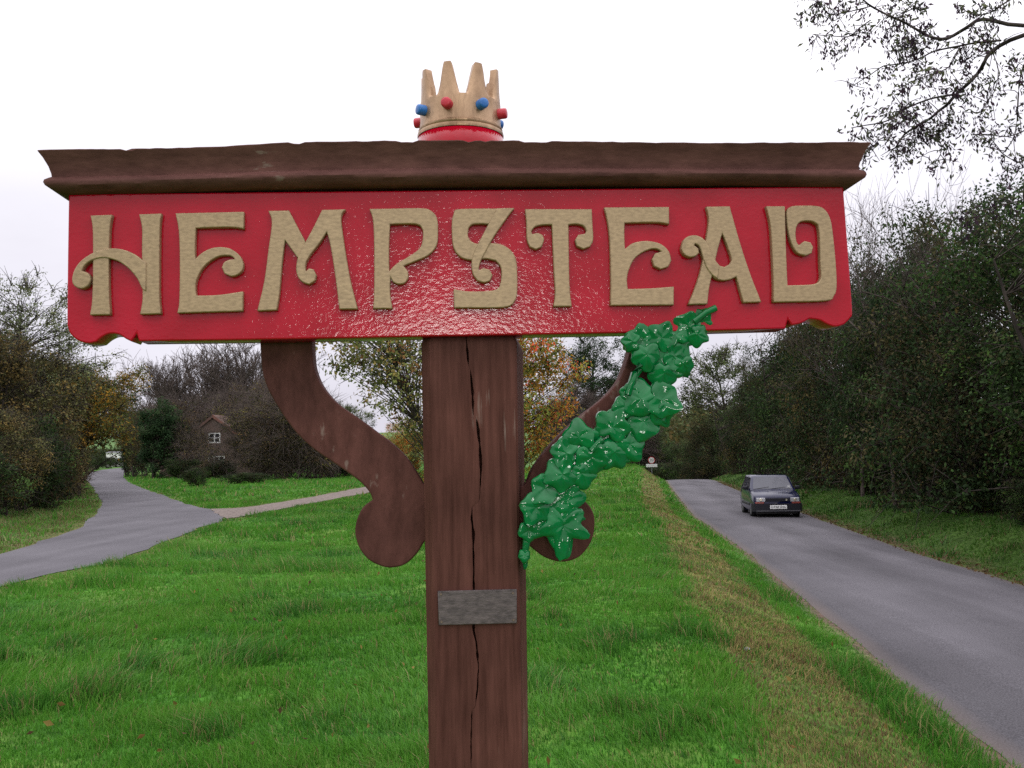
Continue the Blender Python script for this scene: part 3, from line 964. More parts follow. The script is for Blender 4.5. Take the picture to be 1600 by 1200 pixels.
# --- carved ivy climbing the right bracket
IB = BB - .004
iv = [(530, 205), (535, 150), (580, 120), (640, 116), (700, 116), (760, 96), (790, 66), (850, 44), (893, 32), (924, 28), (924, 42), (902, 62), (914, 96), (880, 140), (870, 174), (806, 194), (810, 260), (780, 324),
      (748, 330), (727, 368), (738, 420), (716, 488), (710, 526), (655, 516), (610, 575), (602, 640), (562, 686), (480, 708), (412, 738), (352, 798), (322, 832), (332, 880), (368, 930), (322, 962), (312, 1040),
      (300, 1090), (270, 1104), (232, 1060), (197, 1000), (132, 1030), (120, 1130), (104, 1146), (98, 1100), (100, 1030), (105, 960), (105, 862), (170, 780), (208, 720), (235, 650), (290, 560), (340, 522), (392, 548), (412, 536), (450, 478),
      (500, 442), (545, 370), (560, 320), (588, 286), (576, 232)]
shr_c = Vector((430, 600))
hol = [[(588, 330), (622, 288), (662, 292), (656, 372), (620, 358)], [(468, 508), (500, 492), (545, 490), (532, 530), (505, 528)]]
FR = -.006                                                # top part of the ivy lies in front of the board
me = plate_mesh([smooth_outline([loc(*q, .01) for q in Z6(iv)], 60, 3)] + [smooth_outline([loc(*q, .01) for q in Z6(h_)], 70, 2) for h_ in hol], .022, .004, 2)
ivy = link('ivy_carving', me, M_green, SIGN, True)
ivy.location = (0, LY(.012), 0)
# a ledge that ties the spray back to the bracket
leaves = [(868, 84, 58, 60), (806, 110, 64, 150), (842, 146, 50, -20), (752, 146, 68, 100), (690, 158, 72, 60), (612, 165, 72, 160), (565, 175, 46, 170), (625, 230, 70, -80), (745, 235, 62, -30), (785, 272, 52, -70),
          (702, 310, 74, -95), (690, 425, 90, -25), (600, 420, 86, 150), (690, 485, 58, -60), (555, 395, 46, 90), (618, 515, 88, -100), (540, 450, 58, 200), (480, 540, 78, 60), (405, 610, 60, 210), (338, 582, 76, 100),
          (556, 612, 74, -60), (490, 645, 78, -120), (392, 668, 74, -90), (285, 650, 66, 170), (268, 740, 78, 200), (350, 735, 68, -70), (195, 800, 74, 225), (155, 880, 76, 240), (125, 980, 50, 265), (108, 1085, 32, 268),
          (285, 845, 80, 10), (274, 958, 146, -97)]
lrng = random.Random(11)
def ivy_leaf(size):
    """domed lobed leaf, tip towards +x, in the XZ plane, thickness towards -y"""
    n_ = 42
    ph = lrng.uniform(-.12, .12)
    V2, F2 = [], []
    rad = []
    g = lambda v, w: math.exp(-(v / w) ** 2)
    seed_l = lrng.uniform(0, 99)
    k1, k2 = lrng.uniform(.15, .42), lrng.uniform(.14, .26)
    for i in range(n_):
        a_ = 2 * math.pi * i / n_
        a_ = math.atan2(math.sin(a_ + ph), math.cos(a_ + ph)); q = abs(a_)
        if size > .048: rad.append(size * (.40 + .60 * g(q, .34) + .42 * g(q - 1.25, .34) + .30 * g(q - 2.3, .4) - .2 * g(q - math.pi, .3))); continue
        rad.append(size * (.70 + .34 * g(q, .48) + k1 * .8 * g(q - 1.2, .46) + k2 * .8 * g(q - 2.25, .42) - .26 * g(q - math.pi, .3)) * (1 + .16 * (vnoise(i * .31, seed_l * 3.7, 8) - .5)))
    tilt, tw, cup = lrng.uniform(-.34, .34), lrng.uniform(-.34, .34), lrng.uniform(-.0035, .0035)
    for s_ in (0.0, .25, .5, .72, .88, .97, 1.0):
        for i in range(n_):
            a_ = 2 * math.pi * i / n_
            q = abs(math.atan2(math.sin(a_ + ph), math.cos(a_ + ph)))
            x_, z_ = rad[i] * s_ * math.cos(a_), rad[i] * s_ * math.sin(a_)
            vein = g(q, .10 / max(s_, .15)) + .8 * g(q - 1.2, .12 / max(s_, .15)) + .6 * g(q - 2.25, .12 / max(s_, .15))
            h_ = .0034 * (1 - s_ ** 7) + cup * s_ * s_ - .0013 * min(1, vein) * (s_ < .96) + .013 * (float(fbm(x_ * 42 + seed_l, z_ * 42, 12)) - .5) * (s_ < .99)
            if s_ == 1.0: h_ = -.004
            V2.append((x_, -(h_ + tilt * x_ * .42 + tw * z_ * .42), z_))
    for r_ in range(6):
        for i in range(n_):
            F2.append((r_ * n_ + i, r_ * n_ + (i + 1) % n_, (r_ + 1) * n_ + (i + 1) % n_, (r_ + 1) * n_ + i))
    return V2, F2
for i_, (a_, b_, r_, an) in enumerate(leaves):
    lx, lz = loc(*Z6([(a_, b_)])[0], .0)
    lo2, _ = loc(*Z6([(a_ + r_ * .92, b_)])[0], .0)
    lf = mesh('leaf', *ivy_leaf((lo2 - lx) * 1.14), M_green, ivy, True)
    try: lf.data.set_sharp_from_angle(angle=R(52))
    except Exception: pass
    keep(lf, ivy)
    lf.location = (lx, LY(.0015) - .0022 * ((i_ * 7) % 5) / 2, lz)
    lf.rotation_euler = (0, R(-an), 0)
# stems
stl = []
for P_ in ([(924, 30), (880, 50), (830, 90)], [(600, 270), (575, 310), (560, 360), (548, 400)], [(440, 590), (415, 612), (392, 640)]):
    pts = [loc(*Z6([q])[0], -.004) for q in P_]
    stl.append((np.array([(x_, LY(-.004), z_) for x_, z_ in pts]), np.full(len(pts), .0055)))
for ln_ in stl:
    keep(tubes('stem', [([ln_], 8)], M_green, ivy), ivy)
# ------------------------------------------------------------------ house, car, road sign, far shed
M_brick = None
def brick_mat():
    m, n, l, p = new_mat('old red brick')
    tcn = n.new('ShaderNodeTexCoord')
    mp = n.new('ShaderNodeMapping'); mp.inputs['Rotation'].default_value = (math.pi / 2, 0, 0)
    l(tcn.outputs['Object'], mp.inputs[0])
    b = n.new('ShaderNodeTexBrick'); b.inputs['Scale'].default_value = 4.4
    b.inputs['Color1'].default_value = (.115, .068, .05, 1); b.inputs['Color2'].default_value = (.085, .052, .04, 1); b.inputs['Mortar'].default_value = (.14, .115, .10, 1)
    l(mp.outputs[0], b.inputs['Vector'])
    l(b.outputs['Color'], p.inputs['Base Color']); p.inputs['Roughness'].default_value = .9
    return m
M_brick = brick_mat()
M_tile = noise_mat('clay roof tile', (.085, .048, .038), (.14, .075, .055), 3, .85, bump=.5, bump_scale=12, bump_dist=.02)
M_white = plain('white paint', (.72, .72, .70), .45)
M_glass = plain('dark window glass', (.012, .015, .022), .08, .6)
M_verge = plain('red painted bargeboard', (.20, .075, .05), .7)
HY = 95.0
hx = at_y(333, 700, HY).x
hg = float(height(hx, HY))
house = tag(empty('brick_house', (hx, HY, hg), R(-4)), 'old brick house with white windows half hidden behind brown shrubs', 'house')
HW, EAVE, RIDGE, HD = 5.2, 1.7, 5.65, 9.0
sl = (RIDGE - EAVE) / HW
WIN = [(325.5, 344.5, 676, 692.5, 2, 2), (324.5, 351.5, 712, 728, 3, 1), (289, 300, 713, 722, 2, 1)]
holes = []
for a_, b_, c_, d_, nx_, nz_ in WIN:
    q0, q1 = at_y(a_, d_, HY), at_y(b_, c_, HY)
    holes.append((q0.x - hx, q1.x - hx, q0.z - hg, q1.z - hg, nx_, nz_))
rings = [[(-HW, -.3), (HW, -.3), (HW, EAVE), (0, RIDGE), (-HW, EAVE)]] + [[(x0, z0), (x1, z0), (x1, z1), (x0, z1)] for x0, x1, z0, z1, _, _ in holes]
me = plate_mesh(rings, .3, .002, 0)
w_ = link('wall', me, M_brick, house)
w_.location = (0, .15, 0)
bm = bmesh.new()
box_bm(bm, -HW, -HW + .3, .302, HD, -.3, EAVE); box_bm(bm, HW - .3, HW, .302, HD, -.3, EAVE); box_bm(bm, -HW + .302, HW - .302, HD - .3, HD, -.3, EAVE)
bm_obj('wall', bm, M_brick, house)
for sgn in (-1, 1):
    bm = bmesh.new()
    ev = EAVE - .35 * sl
    P_ = [(sgn * (HW + .35), ev + .05), (0, RIDGE + .05), (0, RIDGE + .25), (sgn * (HW + .35), ev + .25)]
    A_ = [bm.verts.new((x_, -.12, z_)) for x_, z_ in P_]; B_ = [bm.verts.new((x_, HD + .1, z_)) for x_, z_ in P_]
    for i in range(4): bm.faces.new((A_[i], A_[(i + 1) % 4], B_[(i + 1) % 4], B_[i]))
    bm.faces.new(A_[::-1]); bm.faces.new(B_)
    bmesh.ops.recalc_face_normals(bm, faces=bm.faces[:])
    bm_obj('roof', bm, M_tile, house)
    bm = bmesh.new()
    P_ = [(sgn * (HW + .3), ev + .02), (sgn * .01, RIDGE - .06), (sgn * .01, RIDGE + .22), (sgn * (HW + .3), ev + .30)]
    A_ = [bm.verts.new((x_, -.20, z_)) for x_, z_ in P_]; B_ = [bm.verts.new((x_, -.125, z_)) for x_, z_ in P_]
    for i in range(4): bm.faces.new((A_[i], A_[(i + 1) % 4], B_[(i + 1) % 4], B_[i]))
    bm.faces.new(A_[::-1]); bm.faces.new(B_)
    bmesh.ops.recalc_face_normals(bm, faces=bm.faces[:])
    bm_obj('bargeboard', bm, M_verge if sgn > 0 else M_tile, house)
for x0, x1, z0, z1, nx_, nz_ in holes:
    bm = bmesh.new()
    t = .11
    box_bm(bm, x0, x1, .02, .12, z0, z0 + t); box_bm(bm, x0, x1, .02, .12, z1 - t, z1)
    for i in range(nx_ + 1):
        c = x0 + t / 2 + (x1 - x0 - t) * i / nx_
        box_bm(bm, c - t / 2, c + t / 2, .015, .125, z0 + t, z1 - t)
    for j in range(1, nz_):
        c = z0 + (z1 - z0) * j / nz_
        for i in range(nx_):
            a_ = x0 + t + (x1 - x0 - t) * i / nx_; b_ = x0 + (x1 - x0 - t) * (i + 1) / nx_
            box_bm(bm, a_, b_, .02, .12, c - .04, c + .04)
    wf = bm_obj('window', bm, M_white, house)
    for i in range(nx_):
        for j in range(nz_):
            bm = bmesh.new()
            a_ = x0 + t + (x1 - x0 - t) * i / nx_; b_ = x0 + (x1 - x0 - t) * (i + 1) / nx_
            c_ = z0 + (t if j == 0 else (z1 - z0) * j / nz_); d_ = z1 - t if j == nz_ - 1 else z0 + (z1 - z0) * (j + 1) / nz_
            box_bm(bm, a_, b_, .07, .08, c_, d_)
            bm_obj('pane', bm, M_glass, wf)
# low white building beyond the lane
SY = 250.0
sx0, sx1 = at_y(166, 706, SY), at_y(198, 712, SY)
sgz = float(height(sx0.x, SY))
shed = tag(empty('farm_shed', ((sx0.x + sx1.x) / 2, SY, sgz)), 'low white shed far off past the end of the left lane', 'shed')
hw_, top_ = (sx1.x - sx0.x) / 2, at_y(180, 707.5, SY).z - sgz
bm = bmesh.new(); box_bm(bm, -hw_, hw_, 0, 4, -.5, top_); bm_obj('wall', bm, M_white, shed)
bm = bmesh.new()
A_ = [bm.verts.new(q) for q in ((-hw_ - .2, -.3, top_ + .01), (hw_ + .2, -.3, top_ + .01), (hw_ + .2, 2, top_ + .35), (-hw_ - .2, 2, top_ + .35))]
bm.faces.new(A_)
B_ = [bm.verts.new(q) for q in ((hw_ + .2, 4.3, top_ + .01), (-hw_ - .2, 4.3, top_ + .01))]
bm.faces.new((A_[3], A_[2], B_[0], B_[1])); bm.faces.new((A_[0], B_[1], B_[0], A_[1])); bm.faces.new((A_[1], B_[0], A_[2])); bm.faces.new((A_[0], A_[3], B_[1]))
bm_obj('roof', bm, plain('grey sheet roof', (.10, .10, .11), .7), shed)

# --- speed sign beyond the crest
QY = 103.0
q = at_y(1018, 719, QY)
qz = float(height(q.x, QY))
rs = tag(empty('road_sign', (q.x, QY, qz), R(-3)), 'round speed sign with a white name plate below it by the lane', 'road sign')
hc = q.z - qz
M_grey = plain('galvanised grey', (.18, .18, .19), .6)
M_redr = plain('sign red', (.42, .02, .03), .5)
M_black = plain('sign black', (.012, .012, .014), .5)
bm = bmesh.new(); bmesh.ops.create_cone(bm, cap_ends=True, segments=12, radius1=.04, radius2=.04, depth=hc + .3, matrix=Matrix.Translation((0, .06, (hc + .3) / 2 - .05)))
bm_obj('pole', bm, M_grey, rs)
def disc(name, r0, y0, y1, mat, par, z=hc):
    bm = bmesh.new()
    bmesh.ops.create_cone(bm, cap_ends=True, segments=32, radius1=r0, radius2=r0, depth=abs(y1 - y0), matrix=Matrix.Translation((0, (y0 + y1) / 2, z)) @ Matrix.Rotation(math.pi / 2, 4, 'X'))
    return bm_obj(name, bm, mat, par)
rd = disc('disc', .36, -.01, .015, M_redr, rs)
disc('face', .29, -.016, -.011, M_white, rd)
def text_mesh(body, size, width=None):
    cu = bpy.data.curves.new('text', 'FONT')
    cu.body = body; cu.size = size; cu.align_x = 'CENTER'; cu.align_y = 'CENTER'; cu.extrude = .003
    ob = bpy.data.objects.new('text', cu); COL.objects.link(ob)
    dg = bpy.context.evaluated_depsgraph_get()
    me = bpy.data.meshes.new_from_object(ob.evaluated_get(dg))
    bpy.data.objects.remove(ob); bpy.data.curves.remove(cu)
    me.materials.clear()
    me.transform(Matrix.Rotation(math.pi / 2, 4, 'X'))
    if width:
        xs = [v.co.x for v in me.vertices]
        k = width / (max(xs) - min(xs))
        me.transform(Matrix.Scale(k, 4, (1, 0, 0)))
    return me
t_ = link('numeral', text_mesh('30', .40), M_black, rd); t_.location = (0, -.02, hc)
bm = bmesh.new(); box_bm(bm, -.58, .58, -.01, .015, hc - .72, hc - .40); bevel_all(bm, .008, 1)
pl_ = bm_obj('name_plate', bm, M_white, rs)
bm = bmesh.new(); box_bm(bm, -.03, .03, .016, .03, hc - .6, hc - .5); bm_obj('bracket', bm, M_grey, rs)

# --- small dark blue hatchback coming towards the camera (front is -y)
CY = 32.4
cp = at_y(1224, 814, CY)
carx = cp.x
car = tag(empty('parked_car', (carx + .02, CY + 1.75, float(road_z(CY)) - .04), R(-5.5)), 'small dark blue hatchback driving towards the sign on the right lane', 'car')
car.name = 'hatchback_car'
M_car = noise_mat('dark blue car paint', (.005, .007, .036), (.007, .009, .045), 3, .12, spec=.4)
M_trim = plain('dark grey bumper plastic', (.016, .016, .022), .55, .25)
M_tyre = plain('tyre rubber', (.012, .012, .012), .85, .2)
M_rim = plain('steel wheel', (.20, .20, .21), .4, .5, .7)
M_lens = plain('headlamp glass', (.5, .5, .54), .12, .8, .35)
M_amber = plain('amber indicator', (.26, .05, .04), .25, .5)
M_wsc = plain('windscreen glass', (.03, .032, .05), .08, .6)
M_chrome = plain('pale metal', (.55, .52, .42), .3, .5, .8)
def loft(sections, mat, name, parent, cap=True, smooth=True, sharp=40):
    bm = bmesh.new()
    rows_ = [[bm.verts.new(p_) for p_ in s_] for s_ in sections]
    k_ = len(rows_[0])
    for A_, B_ in zip(rows_, rows_[1:]):
        for i in range(k_):
            bm.faces.new((A_[i], A_[(i + 1) % k_], B_[(i + 1) % k_], B_[i]))
    if cap:
        bm.faces.new(rows_[0][::-1]); bm.faces.new(rows_[-1])
    bmesh.ops.recalc_face_normals(bm, faces=bm.faces[:])
    o = bm_obj(name, bm, mat, parent, smooth)
    try: o.data.set_sharp_from_angle(angle=R(sharp))
    except Exception: pass
    return o
def body_sec(y, wb, wm, wt, zb_, zt2, crown_):
    """section of the lower body: sill width, waist width, shoulder width, bottom, top, rise in the middle"""
    pts = [(-wb, zb_), (-wm, zb_ + .12), (-wm, zb_ + .30), (-wm + .008, zt2 - .20), (-wt, zt2 - .03), (-wt + .05, zt2), (-wt * .5, zt2 + crown_ * .8), (0, zt2 + crown_)]
    pts = pts + [(-x_, z_) for x_, z_ in pts[-2::-1]]
    return [(x_, y, z_) for x_, z_ in pts]
secs = [body_sec(-1.70, .62, .70, .66, .30, .70, .0), body_sec(-1.66, .66, .745, .71, .24, .74, .012), body_sec(-1.45, .70, .775, .73, .22, .80, .02), body_sec(-1.1, .71, .788, .74, .21, .865, .03), body_sec(-.72, .71, .79, .745, .20, .915, .03),
        body_sec(-.2, .71, .79, .745, .20, .93, .01), body_sec(.6, .71, .79, .745, .20, .94, .01), body_sec(1.2, .70, .785, .74, .22, .95, .01), body_sec(1.62, .68, .765, .71, .26, .95, .01), body_sec(1.72, .62, .72, .68, .30, .88, .0)]
body = loft(secs, M_car, 'body', car)
def cab_sec(y0, y1, w0, w1, z0, z1):
    return None
# greenhouse: roof and pillars as one shell
def gh(z):
    t = (z - .93) / (1.385 - .93)
    return dict(w=.74 - .125 * t, yf=-.78 + .62 * t, yr=1.62 - .42 * t)
rows_ = []
for z in (.91, 1.0, 1.1, 1.2, 1.29, 1.34, 1.372, 1.392):
    g_ = gh(z); k_ = max(0, (z - 1.33) / .06)
    ww, f_, r_ = g_['w'] - .03 * k_ ** 2, g_['yf'] + .05 * k_ ** 2, g_['yr'] - .05 * k_ ** 2
    rr_ = .10
    pts = []
    for (cx_, cy_, a0) in ((-ww + rr_, f_ + rr_, 180), (ww - rr_, f_ + rr_, 270), (ww - rr_, r_ - rr_, 0), (-ww + rr_, r_ - rr_, 90)):
        for a_ in (0, 30, 60, 90):
            pts.append((cx_ + rr_ * math.cos(R(a0 + a_)), cy_ + rr_ * math.sin(R(a0 + a_)), z))
    rows_.append(pts)
cabin = loft(rows_, M_car, 'cabin', car)
def quad_plate(name, pts, mat, parent, off, thick=.006):
    P_ = [Vector(p_) for p_ in pts]
    nrm = (P_[1] - P_[0]).cross(P_[-1] - P_[0]).normalized()
    bm = bmesh.new()
    A_ = [bm.verts.new(p_ + nrm * off) for p_ in P_]; B_ = [bm.verts.new(p_ + nrm * (off - thick)) for p_ in P_]
    bm.faces.new(A_); bm.faces.new(B_[::-1])
    for i in range(len(A_)): bm.faces.new((A_[i], B_[i], B_[(i + 1) % len(A_)], A_[(i + 1) % len(A_)]))
    bmesh.ops.recalc_face_normals(bm, faces=bm.faces[:])
    return bm_obj(name, bm, mat, parent)
a_, b_ = gh(.955), gh(1.335)
quad_plate('windscreen', [(-a_['w'] + .085, a_['yf'], .955), (a_['w'] - .085, a_['yf'], .955), (b_['w'] - .08, b_['yf'], 1.335), (-b_['w'] + .08, b_['yf'], 1.335)], M_wsc, car, .006)
quad_plate('rear_window', [(a_['w'] - .1, a_['yr'], .98), (-a_['w'] + .1, a_['yr'], .98), (-b_['w'] + .09, b_['yr'], 1.33), (b_['w'] - .09, b_['yr'], 1.33)], M_glass, car, .006)
for s_ in (-1, 1):
    for y0, y1, y2, y3 in ((-.58, .42, .42, -.18), (.52, 1.42, 1.10, .52)):
        pts = [(s_ * a_['w'], y0, .96), (s_ * a_['w'], y1, .96), (s_ * b_['w'], y2, 1.325), (s_ * b_['w'], y3, 1.325)]
        if s_ < 0: pts = pts[::-1]
        quad_plate('side_window', pts, M_glass, car, .006)
    bm = bmesh.new(); box_bm(bm, s_ * .79 - .012, s_ * .79 + .012, -.9, .98, .42, .50); bevel_all(bm, .004, 1); bm_obj('side_strip', bm, M_trim, car)
    # mirrors, lamps, indicators
    bm = bmesh.new(); box_bm(bm, s_ * .86 - .085, s_ * .86 + .085, -.56, -.46, .93, 1.05); bevel_all(bm, .03, 2)
    mr_ = bm_obj('mirror', bm, M_trim, car, True)
    bm = bmesh.new(); box_bm(bm, min(s_ * .70, s_ * .79), max(s_ * .70, s_ * .79), -.53, -.48, .92, .97); bm_obj('mirror_arm', bm, M_trim, mr_)
    x0, x1 = sorted((s_ * .40, s_ * .685))
    bm = bmesh.new(); vs_ = box_bm(bm, x0, x1, -1.735, -1.64, .575, .705); bevel_all(bm, .012, 2)
    hl = bm_obj('headlight', bm, M_lens, car)
    bm = bmesh.new(); bmesh.ops.create_cone(bm, cap_ends=True, segments=18, radius1=.05, radius2=.04, depth=.01, matrix=Matrix.Translation(((x0 + x1) / 2, -1.742, .64)) @ Matrix.Rotation(math.pi / 2, 4, 'X'))
    bm_obj('reflector', bm, M_chrome, hl)
    x0, x1 = sorted((s_ * .44, s_ * .72))
    bm = bmesh.new(); box_bm(bm, x0, x1, -1.73, -1.62, .515, .573); bevel_all(bm, .008, 1); bm_obj('indicator', bm, M_amber, car)
bm = bmesh.new(); box_bm(bm, -.385, .385, -1.722, -1.66, .585, .69); bevel_all(bm, .006, 1); grille = bm_obj('grille', bm, M_trim, car)
bm = bmesh.new()
vs_ = [bm.verts.new(q_) for q_ in ((.27, -1.732, .60), (.305, -1.732, .64), (.27, -1.732, .68), (.235, -1.732, .64), (.27, -1.724, .60), (.305, -1.724, .64), (.27, -1.724, .68), (.235, -1.724, .64))]
bm.faces.new(vs_[:4][::-1]); bm.faces.new(vs_[4:])
for i in range(4): bm.faces.new((vs_[i], vs_[(i + 1) % 4], vs_[4 + (i + 1) % 4], vs_[4 + i]))
bmesh.ops.recalc_face_normals(bm, faces=bm.faces[:])
bm_obj('badge', bm, M_chrome, grille)
def bump_sec(y, w, z0, z1): return [(-w, y, z0), (-w, y, z1), (w, y, z1), (w, y, z0)]
bumper = loft([[(-.80, -1.25, .26), (-.80, -1.25, .51), (-.74, -1.25, .51), (-.74, -1.25, .26)], [(-.80, -1.58, .26), (-.80, -1.58, .51), (-.72, -1.55, .51), (-.72, -1.55, .26)], [(-.70, -1.76, .25), (-.70, -1.76, .51), (-.66, -1.66, .515), (-.66, -1.66, .25)],
               [(-.3, -1.80, .25), (-.3, -1.80, .51), (-.3, -1.68, .515), (-.3, -1.68, .25)], [(.3, -1.80, .25), (.3, -1.80, .51), (.3, -1.68, .515), (.3, -1.68, .25)],
               [(.70, -1.76, .25), (.70, -1.76, .51), (.66, -1.66, .515), (.66, -1.66, .25)], [(.80, -1.58, .26), (.80, -1.58, .51), (.72, -1.55, .51), (.72, -1.55, .26)], [(.80, -1.25, .26), (.80, -1.25, .51), (.74, -1.25, .51), (.74, -1.25, .26)]],
              M_trim, 'bumper', car)
bm = bmesh.new(); box_bm(bm, -.70, .70, -1.806, -1.79, .275, .295); bm_obj('bumper_line', bm, plain('worn plastic line', (.12, .12, .13), .5), bumper)
bm = bmesh.new(); box_bm(bm, -.27, .27, -1.822, -1.806, .345, .465); bevel_all(bm, .006, 1)
npl = bm_obj('number_plate', bm, plain('plate white', (.80, .80, .78), .35), bumper)
tm = link('plate_text', text_mesh('N748 OEL', .085, .47), M_black, npl); tm.location = (0, -1.824, .405)
for (x_, y_) in ((-.62, -.99), (.62, -.99), (-.62, 1.0), (.62, 1.0)):
    bm = bmesh.new()
    n_ = 28
    prof_ = [(.10, -.07), (.24, -.085), (.275, -.06), (.28, 0), (.275, .06), (.24, .085), (.10, .07)]
    rg = [[bm.verts.new((h_, r_ * math.cos(2 * math.pi * i / n_), r_ * math.sin(2 * math.pi * i / n_))) for i in range(n_)] for r_, h_ in prof_]
    for A_, B_ in zip(rg, rg[1:]):
        for i in range(n_): bm.faces.new((A_[i], A_[(i + 1) % n_], B_[(i + 1) % n_], B_[i]))
    bmesh.ops.recalc_face_normals(bm, faces=bm.faces[:])
    wh = bm_obj('wheel', bm, M_tyre, car, True)
    wh.location = (x_ * 1.13, y_, .28)
    bm = bmesh.new()
    bmesh.ops.create_cone(bm, cap_ends=True, segments=24, radius1=.185, radius2=.17, depth=.15, matrix=Matrix.Rotation(math.pi / 2, 4, 'Y'))
    bm_obj('rim', bm, M_rim, wh)
for a0, x0 in ((12, -.38), (9, .18)):
    bm = bmesh.new()
    box_bm(bm, -.25, .25, -.008, .008, -.008, .008)
    wp = bm_obj('wiper', bm, M_black, car)
    wp.location = (x0, -.80, .985); wp.rotation_euler = (0, R(-a0 * .7), 0)
bm = bmesh.new(); bmesh.ops.create_cone(bm, cap_ends=True, segments=6, radius1=.006, radius2=.003, depth=.25, matrix=Matrix.Translation((-.03, -.02, 1.5)))
bm_obj('aerial', bm, M_black, car)
bm = bmesh.new(); box_bm(bm, -.66, .66, -1.5, 1.5, .17, .28); bm_obj('underbody', bm, M_black, car)
bm = bmesh.new(); box_bm(bm, .48, .56, -.796, -.786, 1.0, 1.06); bm_obj('tax_disc', bm, M_white, car)
# ------------------------------------------------------------------ trees and shrubs
def rvec(rg, n):
    v = rg.normal(size=(n, 3))
    return v / np.maximum(np.linalg.norm(v, axis=1, keepdims=True), 1e-9)

def leaf_mesh(name, P, ls, col, rg, droop=0.0, aspect=.55, out=None):
    """one bent two-triangle leaf for every point"""
    n = len(P)
    A = rvec(rg, n)
    A[:, 2] -= droop
    A /= np.linalg.norm(A, axis=1, keepdims=True)
    if out is not None:                                # leaves face out of their clump and up to the light
        T = out + np.array([0, 0, .55]) + rvec(rg, n) * .75
        A = np.cross(T, rvec(rg, n)); A[:, 2] -= droop * .4
        A /= np.maximum(np.linalg.norm(A, axis=1, keepdims=True), 1e-9)
    S = np.cross(A, out + np.array([0, 0, .55]) + rvec(rg, n) * .75) if out is not None else np.cross(A, rvec(rg, n))
    S = np.cross(np.cross(A, S), A) if False else S
    S /= np.maximum(np.linalg.norm(S, axis=1, keepdims=True), 1e-9)
    N = np.cross(A, S)
    L_ = (ls * rg.uniform(.6, 1.35, n))[:, None]
    V = np.stack([P - A * L_ * .5, P + S * L_ * aspect * .5 + N * L_ * .12, P + A * L_ * .5, P - S * L_ * aspect * .5 + N * L_ * .12], 1).reshape(-1, 3)
    Q = np.arange(n * 4).reshape(-1, 4)
    tri = np.concatenate([Q[:, [0, 1, 2]], Q[:, [0, 2, 3]]])
    return np_mesh(name, V, np.full(len(tri), 3), tri.ravel(), np.repeat(col, 4, 0))

def curve_pts(a, b, rg, sag=.12, k=5):
    a, b = np.asarray(a, float), np.asarray(b, float)
    L_ = np.linalg.norm(b - a)
    mid = (a + b) / 2 + rg.normal(size=3) * L_ * sag + np.array([0, 0, L_ * sag])
    t = np.linspace(0, 1, k)[:, None]
    return (1 - t) ** 2 * a + 2 * t * (1 - t) * mid + t * t * b

def pick_cols(rg, n, palette):
    w = np.array([p[3] for p in palette], float); w /= w.sum()
    return np.array([p[:3] for p in palette])[rg.choice(len(palette), n, p=w)]

